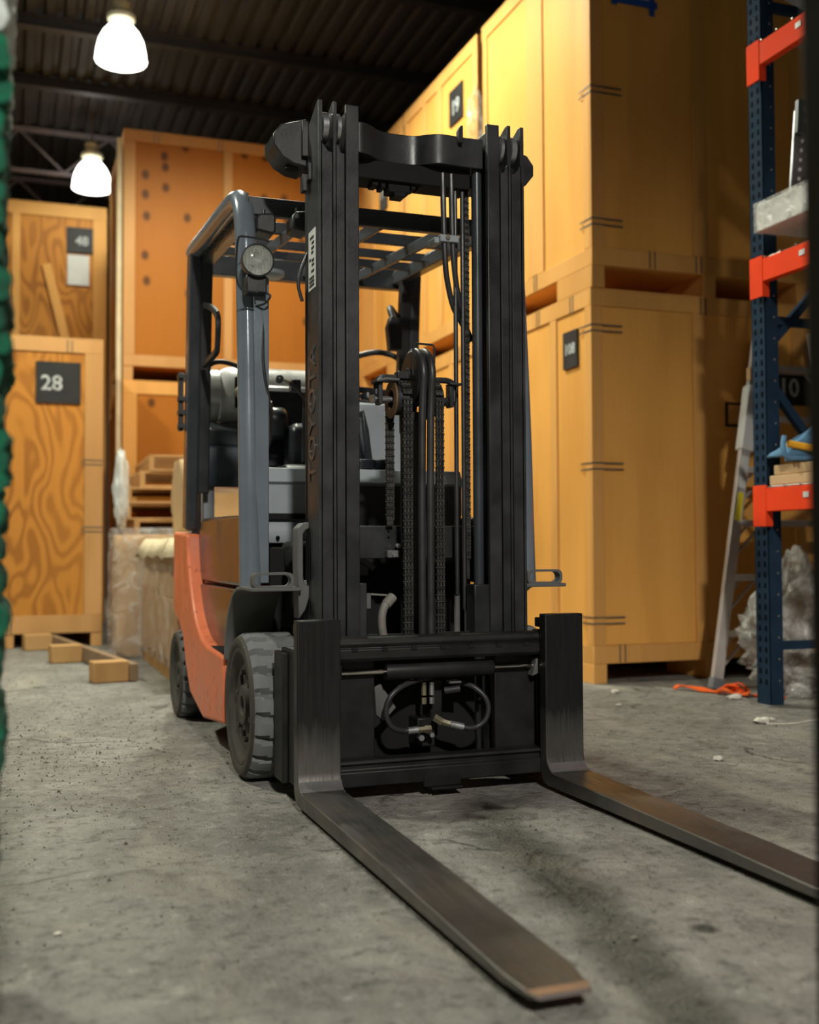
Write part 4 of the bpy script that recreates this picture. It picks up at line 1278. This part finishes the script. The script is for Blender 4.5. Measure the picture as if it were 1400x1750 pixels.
chain(1.188, 3.35 - CHR, 1.235, .44, True, 1.0)
chain(1.298, 3.35 - CHR, 1.235, .44, True, .9)
chain(1.166, 3.35 + CHR, 1.235, .83, False, .9)
# right rail: pipes, secondary cylinder, chain and looped hoses
for (xx, zt, zb_) in ((1.392, 1.985, .60), (1.418, 1.985, .55)):
    build(MB().tube([(xx, 3.38, zb_), (xx, 3.38, zt)], .0075, 10), 'mast_pipe', 'black', fl)
for (xx, zt, zb_) in ((1.395, .60, .30), (1.432, .62, .30)):
    build(MB().tube([(xx, 3.39, zb_), (xx, 3.39, zt)], .0095, 10), 'mast_pipe', 'fender', fl)
build(MB().tube([(1.462, 3.36, .56), (1.462, 3.36, 2.03)], .017, 18), 'lift_rod', 'charcoal', fl)
for side in (1, -1):
    x_ = .93 if side > 0 else mx(.93)
    build(MB().tube([(x_, 3.49, .15), (x_, 3.49, 1.98)], .027, 18), 'side_lift_cylinder', 'black', fl)
rc = build(MB().box(1.436, 1.446, 3.40, 3.41, .65, 2.0), 'mast_chain', 'chain', fl, smooth=0)
for i in range(58):
    inst(LINK, 'chain_link', rc, (1.441, 3.40, 1.96 - i * .0216), (0, 0, 0), (.5, .9, 1))
for dx, dz in ((0, 0), (.030, .01)):
    build(MB().tube(smooth_path([(1.340 + dx, 3.36, 2.0), (1.342 + dx, 3.36, 1.88), (1.346 + dx, 3.362, 1.76), (1.356 + dx, 3.37, 1.66 + dz), (1.385 + dx * .8, 3.39, 1.57 + dz), (1.42 + dx * .4, 3.41, 1.525), (1.47, 3.43, 1.46)], 5), .0095, 10), 'loop_hose', 'hose', fl)
pc = build(MB().box(1.325, 1.392, 3.345, 3.375, 1.768, 1.792).box(1.31, 1.335, 3.36, 3.42, 1.765, 1.785), 'pipe_clamp', 'cowl', fl, bevel=.003)
build(MB().cyl((1.350, 3.338, 1.782), (1.350, 3.348, 1.782), .008, 6), 'clamp_bolt', 'brass', pc)
build(crumple(lambda d, k: (1.455 + d.x * .012 * k, 3.43 + d.y * .01 * k, 1.83 + d.z * .035 * k), 14, 10, .3, 3, 2.0), 'film_shred', 'film_cloudy', fl, smooth=60)
# dusty grey hose low on the left
gh = build(MB().tube(smooth_path([(1.125, 3.32, .43), (1.110, 3.32, .49), (1.108, 3.32, .54), (1.122, 3.325, .575), (1.145, 3.335, .592)], 5), .0135, 14), 'return_hose', 'hose_grey', fl)
build(MB().tube([(1.122, 3.325, .573), (1.150, 3.338, .598)], .017, 14), 'hose_sleeve', 'hose_grey', gh)

# ---- tilt brackets beside the mast
for side in (1, -1):
    poly = [(3.44, .84), (3.47, .838), (3.515, .822), (3.53, .79), (3.53, .70), (3.50, .62), (3.49, .53), (3.46, .52), (3.44, .60), (3.44, .625), (3.465, .64), (3.475, .67), (3.475, .77), (3.465, .80), (3.44, .815)]
    a, b = span(.868, .892, side)
    # plate across the rail, reaching outward
    poly2 = [(.892, .838), (.872, .836), (.855, .82), (.853, .80), (.853, .70), (.856, .60), (.858, .53), (.880, .56), (.892, .60), (.892, .635), (.876, .642), (.872, .665), (.872, .80), (.880, .812), (.892, .818)]
    poly2 = [(p if side > 0 else mx(p), q) for p, q in poly2]
    tb_ = build(MB().prism(poly2, 'y', 3.40, 3.47), 'tilt_bracket', 'fender', fl, bevel=.004)
    p, q = mpt((.90, 3.46, .60), side), mpt((.98, 3.90, .50), side)
    build(MB().cyl(p, q, .035, 18), 'tilt_cylinder', 'dark', tb_)

# ---- wheels
def wheel(xo, yc, r, width, side, nm, lugs=20):
    w = build(MB().lathe([(0, .03), (.10 * r, .03), (.14 * r, .012), (.26 * r, .012), (.30 * r, .030), (.60 * r, .026), (.66 * r, .022), (.72 * r, .008), (.76 * r, .002), (.80 * r, .002), (.815 * r, .008), (.815 * r, width - .004), (0, width - .004)],
                       (xo, yc, r), (side, 0, 0), 48), nm, 'rim', fl)
    nu = lugs * 8
    prof = [(.81, .010, 0), (.83, .002, 0), (.87, -.001, 0), (.93, .001, 0), (.968, .010, .35), (.995, .022, 1), (1.0, .03, 1), (1.0, .055, 1), (1.0, .078, 1), (1.0, .088, 0), (1.0, width * .5, 0), (1.0, width - .088, 0), (1.0, width - .078, 2), (1.0, width - .03, 2), (.995, width - .022, 2), (.968, width - .01, 0), (.87, width, 0), (.81, width - .01, 0)]
    def tp(i, j):
        rr, hh, g = prof[j]
        ph = (i % 8)
        if g:
            sh = 0 if g < 1.5 else 4
            k = (ph + sh) % 8
            curl = (1 if hh > .05 and hh < width - .05 else 0)
            if k in (0 + curl, 1 + curl):
                rr -= .085 * min(1, g) * (.8 if curl else 1)
        a = 2 * math.pi * (i + .0) / nu
        return (xo + side * hh, yc + r * rr * math.cos(a), r + r * rr * math.sin(a))
    build(MB().grid(tp, nu, len(prof), True), 'tyre', 'rubber', w, smooth=28)
    build(MB().lathe([(.80 * r, .004), (.83 * r, -.001), (.875 * r, -.004), (.93 * r, -.002), (.962 * r, .008), (.93 * r, .008), (.80 * r, .012), (.80 * r, .004)], (xo, yc, r), (side, 0, 0), 64), 'sidewall', 'rim', w)  # dark sidewall ring: dirt and shade both put into its colour
    for k in range(6):
        a = 2 * math.pi * k / 6 + .3
        c = (xo, yc + .46 * r * math.cos(a), r + .46 * r * math.sin(a))
        build(MB().cyl((c[0] + side * .03, c[1], c[2]), (c[0] + side * .014, c[1], c[2]), .010, 6), 'lug_nut', 'rim', w)
        a += math.pi / 6
        c = (xo, yc + .46 * r * math.cos(a), r + .46 * r * math.sin(a))
        build(MB().cyl((c[0] + side * .032, c[1], c[2]), (c[0] + side * .0255, c[1], c[2]), .020, 14), 'rim_hole', 'hole', w)
    return w
wheel(.705, 3.612, .238, .19, 1, 'front_wheel')
wheel(mx(.705), 3.612, .238, .19, -1, 'front_wheel')
wheel(.700, 5.045, .195, .15, 1, 'rear_wheel', 18)
wheel(mx(.700), 5.045, .195, .15, -1, 'rear_wheel', 18)
build(MB().cyl((.80, 3.612, .238), (mx(.80), 3.612, .238), .075, 20), 'front_axle', 'dark', fl)
build(MB().cyl((.80, 5.045, .195), (mx(.80), 5.045, .195), .055, 16), 'rear_axle', 'dark', fl)

# ---- fenders with step loops
for side in (1, -1):
    th = .012
    top = [(3.372, .632), (3.52, .634)] + [(3.56 + .27 * math.sin(math.radians(a)), .362 + .27 * math.cos(math.radians(a))) for a in range(8, 84, 9)] + [(3.83, .37)]
    bot = [(y - (th if z < .6 else 0), z - (th if z >= .45 else 0)) for y, z in top]
    a, b = span(.697, .86, side)
    fd = build(MB().prism(top + bot[::-1], 'x', a, b), 'fender', 'fender', fl, bevel=.003)
    a, b = span(.848, .86, side)
    arcp = [(3.372, .62)] + [(y, z) for y, z in bot] + [(3.83, .33), (3.372, .33)]
    build(MB().prism([(3.43, .625), (3.54, .625), (3.70, .585), (3.80, .50), (3.83, .40), (3.83, .12), (3.45, .12)], 'x', *span(.895, .91, side)), 'inner_fender', 'dark', fd)
    lw = []
    for (cx_, cz, a0) in ((.820, .661, 0), (.723, .661, 90), (.723, .647, 180), (.820, .647, 270)):
        for k in range(5):
            an = math.radians(a0 + 90 * k / 4)
            lw.append(mpt((cx_ + .018 * math.cos(an), 3.40, cz + .018 * math.sin(an)), side))
    inner_l = [(p[0], p[2]) for p in lw]
    c0 = (sum(p[0] for p in inner_l) / len(inner_l), sum(p[1] for p in inner_l) / len(inner_l))
    m = MB()
    n_ = len(inner_l)
    vs = []
    for yy in (3.385, 3.425):
        vs += [(p, yy, q) for p, q in inner_l]
        vs += [(p + (-.009 if p > c0[0] else .009), yy, q + (-.0075 if q > c0[1] else .0075)) for p, q in inner_l]
    fs = []
    for i in range(n_):
        j = (i + 1) % n_
        fs += [(i, j, j + n_, i + n_), (i + 2 * n_, i + 3 * n_, j + 3 * n_, j + 2 * n_), (i, i + 2 * n_, j + 2 * n_, j), (i + n_, j + n_, j + 3 * n_, i + 3 * n_)]
    m.add(vs, fs)
    build(m, 'step_loop', 'fender', fd, bevel=.001)
    p = mpt((.86, 3.42, .64), side); q = mpt((.885, 3.42, .64), side)
    build(MB().cyl(p, q, .014, 14), 'step_pin', 'fender', fd)

# ---- chassis: orange side frames and counterweight
for side in (1, -1):
    front = smooth_path([(0, 4.735, .818), (0, 4.69, .70), (0, 4.60, .56), (0, 4.50, .47), (0, 4.36, .41), (0, 4.22, .385)], 3)
    poly = [(5.12, .835)] + [(p.y, p.z) for p in front] + [(3.86, .375), (3.86, .14), (4.30, .10), (4.62, .16), (4.74, .26), (4.82, .37), (4.93, .43), (5.06, .455), (5.12, .49)]
    a, b = span(.700, .765, side)
    sf = build(MB().prism(poly, 'x', a, b), 'side_frame', 'orange', fl, bevel=.012, seg=3)
    a, b = span(.715, .80, side)
    build(MB().box(a, b, 3.87, 4.24, .365, .385), 'step_plate', 'dark', sf, bevel=.003)
plan = [(.765, 4.95), (.765, 5.10), (.79, 5.30), (.86, 5.62), (.98, 5.82), (1.10, 5.88), (mx(1.10), 5.88), (mx(.98), 5.82), (mx(.86), 5.62), (mx(.79), 5.30), (mx(.765), 5.10), (mx(.765), 4.95)]
cw_ = build(MB().prism([(x_, y_) for x_, y_ in plan if y_ > 5.2] + [(mx(.79), 5.25), (.79, 5.25)], 'z', .12, .80), 'counterweight', 'orange', fl, bevel=.02, seg=3)
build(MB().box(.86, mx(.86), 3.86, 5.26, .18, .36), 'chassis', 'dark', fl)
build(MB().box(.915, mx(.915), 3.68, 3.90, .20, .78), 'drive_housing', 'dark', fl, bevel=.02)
# side covers, glossy black
for side in (1, -1):
    pr_ = [(3.72, .87), (4.10, .878), (4.62, .885), (4.68, .87), (4.715, .83), (4.72, .62), (3.72, .62)]
    a, b = span(.752, .80, side)
    build(MB().prism(pr_, 'x', a, b), 'side_cover', 'black_gloss', fl, bevel=.014, seg=3)
    pr_ = [(3.84, .612), (4.70, .612), (4.66, .50), (4.50, .40), (4.38, .372), (3.84, .372)]
    a, b = span(.745, .80, side)
    build(MB().prism(pr_, 'x', a, b), 'step_cover', 'black_gloss', fl, bevel=.012, seg=3)
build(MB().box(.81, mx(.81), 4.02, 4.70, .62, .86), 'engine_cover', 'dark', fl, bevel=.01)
# rear hood carrying the tank
hd = build(MB().prism([(4.86, 1.03), (4.84, 1.10), (4.86, 1.215), (5.30, 1.225), (5.36, 1.15), (5.34, 1.03)], 'x', .80, mx(.80)), 'rear_hood', 'slate', fl, bevel=.012, seg=3)
for x_ in (.80, mx(.80)):
    for y_ in (4.93, 5.28):
        sgn = 1 if x_ < CX else -1
        build(MB().box(min(x_, x_ + sgn * .05), max(x_, x_ + sgn * .05), y_ - .03, y_ + .03, .79, 1.04), 'hood_post', 'cowl', hd, bevel=.004)
# operator's floor, seat
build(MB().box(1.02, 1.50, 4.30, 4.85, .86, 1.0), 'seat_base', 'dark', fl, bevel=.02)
se = build(MB().prism([(4.30, 1.00), (4.28, 1.06), (4.33, 1.10), (4.70, 1.08), (4.74, 1.10), (4.80, 1.46), (4.84, 1.50), (4.90, 1.48), (4.88, 1.05), (4.84, 1.00)], 'x', 1.02, 1.44), 'seat', 'seat', fl, bevel=.03, seg=3)
build(MB().prism([(4.55, 1.08), (4.52, 1.26), (4.56, 1.29), (4.70, 1.29), (4.72, 1.10)], 'x', 1.115, 1.20), 'seat_bolster', 'seat', se, bevel=.025, seg=3)
build(MB().prism([(4.62, 1.22), (4.60, 1.33), (4.64, 1.37), (4.74, 1.36), (4.76, 1.24)], 'x', 1.03, 1.12), 'arm_rest', 'seat', se, bevel=.025, seg=3)
# ---- cowl
cwl = build(MB().prism([(3.93, 1.00), (3.96, 1.052), (4.02, 1.058), (4.30, 1.066), (4.30, 1.02), (4.05, .99), (3.98, .94), (3.98, .78), (3.955, .775), (3.945, .80), (3.955, .85), (3.965, .86), (3.965, .865), (3.945, .88), (3.945, .99)], 'x', .845, mx(.845)), 'cowl', 'cowl', fl, bevel=.004)
build(MB().box(.85, 1.02, 3.938, 3.95, .863, .884), 'cowl_groove', 'dark', cwl, smooth=0)
build(MB().box(1.03, mx(.85), 3.94, 4.0, .77, .992), 'cowl_lower', 'black', cwl, bevel=.004)
build(MB().cyl((.915, 3.937, .795), (.915, 3.947, .795), .007, 10), 'bolt_hole', 'hole', cwl)
build(MB().box(.93, .955, 3.98, 4.01, 1.058, 1.061).box(1.47, 1.50, 4.02, 4.05, 1.06, 1.066), 'cowl_clip', 'plate', cwl, smooth=0)
# dashboard / steering column box
db = build(MB().prism([(4.22, 1.06), (4.24, 1.34), (4.30, 1.355), (4.40, 1.34), (4.42, 1.06)], 'x', 1.315, 1.56), 'dashboard', 'cowl', fl, bevel=.012, seg=3)
build(MB().prism([(1.315, 1.06), (1.345, 1.06), (1.325, 1.22), (1.305, 1.30), (1.295, 1.30)], 'y', 4.12, 4.22), 'column_boot', 'seat', db, bevel=.006)
build(MB().bar((1.29, 4.15, 1.27), (1.335, 4.14, 1.08), .022, .03), 'hand_lever', 'seat', db, bevel=.004)
for i in range(2):
    for k in range(5):
        build(MB().lathe([(.030, 0), (.034, .004), (.030, .008), (0, .008)], (1.282 + i * .060, 4.02, 1.060 + k * .007), (0, 0, 1), 20), 'lever_boot', 'seat', cwl)
# steering wheel
sw = [(1.42 + .16 * math.cos(a), 4.44 + .14 * math.sin(a), 1.40 + .05 * math.sin(a)) for a in [2 * math.pi * k / 32 for k in range(32)]]
s_ = build(MB().tube(sw, .014, 10, True), 'steering_wheel', 'seat', fl)
build(MB().cyl((1.42, 4.42, 1.30), (1.42, 4.44, 1.41), .03, 16), 'steering_hub', 'seat', s_)
for a in (0.5, 2.6, 4.7):
    build(MB().bar((1.42, 4.44, 1.40), (1.42 + .155 * math.cos(a), 4.44 + .136 * math.sin(a), 1.40 + .05 * math.sin(a)), .03, .012), 'steering_spoke', 'seat', s_)
# direction lever with its knob
lv = build(MB().tube([(1.10, 4.22, 1.34), (1.05, 4.20, 1.385), (1.02, 4.19, 1.405)], .008, 10), 'control_lever', 'seat', fl)
build(MB().tube([(1.02, 4.19, 1.405), (.99, 4.185, 1.414)], .006, 10), 'lever_shank', 'brass', lv)
build(MB().lathe([(0, -.002), (.013, 0), (.017, .008), (.017, .016), (.012, .024), (0, .026)], (.99, 4.185, 1.414), (-1, -.05, .25), 18), 'lever_knob', 'seat', lv)
build(MB().tube([(1.10, 4.24, 1.36), (1.10, 4.26, 1.10)], .014, 10), 'lever_post', 'seat', lv)
build(MB().box(1.035, 1.075, 4.22, 4.27, 1.375, 1.425), 'lever_switch', 'black_gloss', lv, bevel=.006)

# ---- gas tank
tk = build(MB().lathe([(0, 0), (.075, .004), (.115, .025), (.138, .07), (.142, .10), (.142, .62), (.138, .65), (.115, .695), (.075, .716), (0, .72)], (.87, 5.12, 1.468), (1, 0, 0), 40), 'gas_tank', 'tank', fl)
build(MB().lathe([(.118, -.05), (.124, -.05), (.126, .03), (.120, .03), (.118, -.05)], (.865, 5.12, 1.468), (1, 0, 0), 36), 'tank_collar', 'tank', tk)
build(MB().box(.955, 1.04, 4.968, 4.985, 1.40, 1.545), 'collar_opening', 'hole', tk, bevel=.006)
build(MB().lathe([(0, 0), (.03, 0), (.03, .05), (.018, .06), (.018, .09), (0, .09)], (.98, 4.975, 1.47), (0, -1, 0), 14), 'tank_valve', 'brass', tk)
build(MB().prism([(4.98, 1.225), (4.97, 1.30), (5.02, 1.335), (5.22, 1.335), (5.27, 1.30), (5.26, 1.225)], 'x', .84, 1.62), 'tank_cradle', 'charcoal', tk, bevel=.008)
for x_ in (1.05, 1.42):
    build(MB().tube([(x_, 5.12 + .146 * math.cos(a), 1.468 + .146 * math.sin(a)) for a in [2 * math.pi * k / 32 for k in range(32)]], .008, 8, True), 'tank_strap', 'charcoal', tk)
build(MB().box(1.36, 1.40, 5.09, 5.15, 1.60, 1.635), 'tank_gauge', 'tank', tk, bevel=.006)
build(MB().tube(smooth_path([(.80, 4.90, 1.18), (.795, 4.88, 1.40), (.80, 4.87, 1.53), (.83, 4.86, 1.578), (.89, 4.85, 1.585), (.98, 4.84, 1.55), (1.08, 4.83, 1.47), (1.14, 4.82, 1.40)], 6), .011, 12), 'fuel_hose', 'hose', tk)
build(MB().tube(smooth_path([(1.42, 5.0, 1.60), (1.52, 4.95, 1.66), (1.64, 4.9, 1.68), (1.74, 4.88, 1.62), (1.78, 4.88, 1.40)], 6), .014, 12), 'vapour_hose', 'hose', tk)
build(MB().lathe([(0, 0), (.05, .0), (.055, .02), (.05, .05), (.02, .06), (0, .06)], (1.60, 4.78, 1.32), (0, 0, 1), 20), 'air_cap', 'cowl', tk)

# ---- overhead guard
XG = .742
og = None
def rect_tube(path, w, d, name, mat, parent, bev=.008):
    """box section swept along a path lying in a plane x = const; w across x, d in the plane"""
    pts = [Vector(p) for p in path]
    vs = []
    n_ = len(pts)
    for i, p in enumerate(pts):
        t = (pts[min(i + 1, n_ - 1)] - pts[max(i - 1, 0)]).normalized()
        nn = Vector((0, -t.z, t.y))
        for a, b in ((-1, -1), (1, -1), (1, 1), (-1, 1)):
            vs.append(p + Vector((a * w / 2, 0, 0)) + nn * (b * d / 2))
    fs = [(3, 2, 1, 0), tuple((n_ - 1) * 4 + k for k in range(4))]
    for i in range(n_ - 1):
        for k in range(4):
            fs.append((i * 4 + k, i * 4 + (k + 1) % 4, (i + 1) * 4 + (k + 1) % 4, (i + 1) * 4 + k))
    return build(MB().add(vs, fs), name, mat, parent, bevel=bev, seg=3)
for side in (1, -1):
    x_ = XG if side > 0 else mx(XG)
    # front post bending into the roof rail (round tube)
    fp = smooth_path([(x_, 3.595, .63), (x_, 3.605, .80), (x_, 3.625, 1.20), (x_, 3.665, 1.70), (x_, 3.69, 1.86), (x_, 3.735, 1.945), (x_, 3.82, 1.985), (x_, 4.0, 2.005), (x_, 4.4, 2.03), (x_, 4.70, 2.05), (x_, 4.80, 2.05)], 6)
    g = build(MB().tube(fp, .036, 18), 'guard_front_post', 'pillar', fl)
    if side > 0: og = g
    build(MB().box(x_ + (.012 if side > 0 else -.06), x_ + (.06 if side > 0 else -.012), 3.58, 3.62, .64, 1.66), 'post_web', 'pillar', g, bevel=.004)
    # rear post
    rect_tube([(x_, 4.77, 2.075), (x_, 4.79, 1.90), (x_, 4.83, 1.50), (x_, 4.875, 1.10), (x_, 4.90, .84)], .055, .115, 'guard_rear_post', 'charcoal', g, .014)
    rect_tube([(x_ + side * .045, 4.74, 2.03), (x_ + side * .045, 4.76, 1.88), (x_ + side * .045, 4.80, 1.50), (x_ + side * .045, 4.84, 1.0)], .05, .05, 'post_inner_channel', 'black', g, .006)
    rect_tube([(x_ + side * .05, 3.83, 1.955), (x_ + side * .05, 4.2, 1.985), (x_ + side * .05, 4.88, 2.025)], .05, .06, 'roof_side_rail', 'charcoal', g, .006)
# roof front crossbar with raised ends
xb0, xb1 = .752, mx(.752)
fb_ = build(MB().box(xb0, xb1, 3.70, 3.73, 1.905, 1.968), 'roof_front_bar', 'charcoal', og, bevel=.004)
for side in (1, -1):
    a, b = span(.745, .757, side)
    build(MB().prism([(3.69, 1.975), (3.69, 1.86), (3.80, 1.90), (3.86, 1.96), (3.76, 1.965)], 'x', a, b), 'bar_end_plate', 'charcoal', fb_, bevel=.003)
for (yy, z0, z1, dy) in ((4.18, 1.985, 2.03, .022), (4.44, 2.00, 2.035, .022), (4.62, 2.005, 2.04, .022), (4.87, 1.975, 2.065, .05)):
    build(MB().box(XG, mx(XG), yy - dy / 2, yy + dy / 2, z0, z1), 'roof_bar', 'charcoal', og, bevel=.003)
for xx in (.985, 1.245, 1.505):
    build(MB().bar((xx, 3.72, 1.925), (xx, 4.86, 2.02), .012, .045), 'roof_slat', 'charcoal', og, bevel=.002)
# head guard light pod under the roof's rear bar
build(MB().lathe([(0, 0), (.05, .002), (.065, .012), (.065, .03), (0, .03)], (1.06, 4.72, 1.945), (0, 0, 1), 24), 'dome_light', 'cowl', og)
# rear grab handle
gh_ = [(XG + .03, 4.69, 1.80), (XG + .03, 4.50, 1.745), (XG + .03, 4.40, 1.70), (XG + .03, 4.375, 1.66), (XG + .03, 4.39, 1.58), (XG + .03, 4.43, 1.55), (XG + .03, 4.72, 1.545)]
rect_tube(smooth_path(gh_, 3), .02, .022, 'grab_handle', 'black', og, .006)
# clips on the rear post's outside, small side marker
m = MB()
for z in (1.30, 1.36, 1.42, 1.52):
    m.box(XG - .055, XG - .02, 4.88, 4.93, z - .01, z + .01)
m.box(XG - .05, XG - .03, 4.90, 4.94, 1.28, 1.54)
build(m, 'reflector_bracket', 'black', og, bevel=.002)
# rear fan / mirror under the guard at the right
build(MB().prism([(1.545, 1.62), (1.60, 1.62), (1.605, 1.72), (1.59, 1.76), (1.55, 1.77), (1.535, 1.72)], 'y', 4.50, 4.55), 'rear_work_lamp', 'black', og, bevel=.006)
build(MB().tube(smooth_path([(1.57, 4.53, 1.76), (1.58, 4.60, 1.82), (1.62, 4.70, 1.84), (1.68, 4.80, 1.83)], 5), .016, 10), 'lamp_stem', 'black', og)

# ---- head lamp on the left front post
HX, HY, HZ = .752, 3.53, 1.700
hl = build(MB().lathe([(0, .075), (.022, .07), (.040, .05), (.052, .025), (.055, .0), (.055, -.006), (.050, -.008), (.050, -.002)], (HX, HY, HZ), (0, 1, 0), 36), 'head_lamp', 'black', og)
build(MB().lathe([(.0, .04), (.025, .03), (.042, .012), (.050, -.003), (.049, -.004), (.041, .010), (.024, .027), (0, .036)], (HX, HY, HZ), (0, 1, 0), 36), 'reflector', 'reflector', hl)
build(MB().lathe([(.0505, -.004), (.046, -.010), (.03, -.016), (0, -.018)], (HX, HY, HZ), (0, 1, 0), 36), 'glass_lens', 'glass', hl)
m = MB()
for i in range(-4, 5):
    h_ = math.sqrt(max(0, .045 ** 2 - (i * .010) ** 2))
    m.tube([(HX + i * .010, HY - .0150 + .006 * (abs(i) / 4) ** 2, HZ - h_), (HX + i * .010, HY - .0185 + .008 * (abs(i) / 4) ** 2, HZ), (HX + i * .010, HY - .0150 + .006 * (abs(i) / 4) ** 2, HZ + h_)], .0007, 5)
build(m, 'lens_fluting', 'glass', hl)
build(MB().box(HX - .035, HX + .035, HY + .01, HY + .07, HZ - .105, HZ - .045), 'lamp_bracket', 'black', hl, bevel=.006)
build(MB().tube(smooth_path([(HX + .035, HY - .01, HZ + .062), (HX + .02, HY - .012, HZ + .068), (HX - .05, HY - .012, HZ + .072), (HX - .066, HY - .01, HZ + .062), (HX - .070, HY, HZ), (HX - .068, HY, HZ - .07), (HX - .05, HY, HZ - .098), (HX + .0, HY, HZ - .105)], 4), .0035, 8), 'lamp_guard_wire', 'black', hl)
build(MB().tube(smooth_path([(HX + .02, HY + .02, HZ - .10), (HX + .045, HY + .01, HZ - .11), (HX + .03, HY + .02, HZ - .135), (HX + .005, HY + .05, HZ - .14)], 5), .0035, 8), 'lamp_lead', 'hose', hl)
cb = build(MB().tube(smooth_path([(HX + .022, 3.585, HZ - .14), (HX + .030, 3.585, 1.50), (HX + .030, 3.58, 1.38), (HX + .040, 3.58, 1.30), (HX + .058, 3.60, 1.22), (HX + .072, 3.66, 1.17), (HX + .08, 3.70, 1.12), (HX + .068, 3.78, 1.08), (HX + .05, 3.86, 1.05)], 5), .0055, 8), 'lamp_cable', 'hose', og)
build(MB().tube([(HX + .054, 3.595, 1.245), (HX + .064, 3.625, 1.205)], .0105, 8), 'cable_plug', 'black', cb)
# turn-signal pods
for (xa, xb_, y_) in ((.775, .845, 3.66), (.888, .952, 3.60)):
    pd = build(MB().prism([(xa, 1.84), (xb_ - .008, 1.83), (xb_, 1.845), (xb_, 1.895), (xb_ - .012, 1.905), (xa + .012, 1.90), (xa, 1.885)], 'y', y_, y_ + .10), 'signal_pod', 'black', og, bevel=.008)
    build(MB().cyl(((xa + xb_) / 2, y_ + .05, 1.90), ((xa + xb_) / 2, y_ + .05, 1.925), .012, 12), 'pod_stem', 'black', pd)
build(MB().tube(smooth_path([(.905, 3.46, 1.72), (.880, 3.46, 1.66), (.872, 3.46, 1.61), (.885, 3.46, 1.56)], 5), .006, 8), 'mast_lead', 'hose', og)

# ---- dark machinery behind the mast, below the cowl
build(MB().box(.862, mx(.862), 3.84, 3.87, .12, .76), 'axle_plate', 'dark', fl, bevel=.006)
build(MB().lathe([(0, 0), (.04, 0), (.045, .01), (.03, .02), (.012, .02), (.012, .03), (0, .03)], (.93, 3.70, .725), (0, -1, 0), 20), 'horn', 'dark', fl)
build(MB().box(1.05, 1.16, 3.62, 3.70, .66, .70).cyl((1.06, 3.60, .71), (1.13, 3.60, .71), .012, 10), 'linkage', 'fender', fl, bevel=.003)
build(MB().bar((1.10, 3.58, .73), (1.165, 3.58, .685), .02, .018), 'linkage_arm', 'fender', fl)
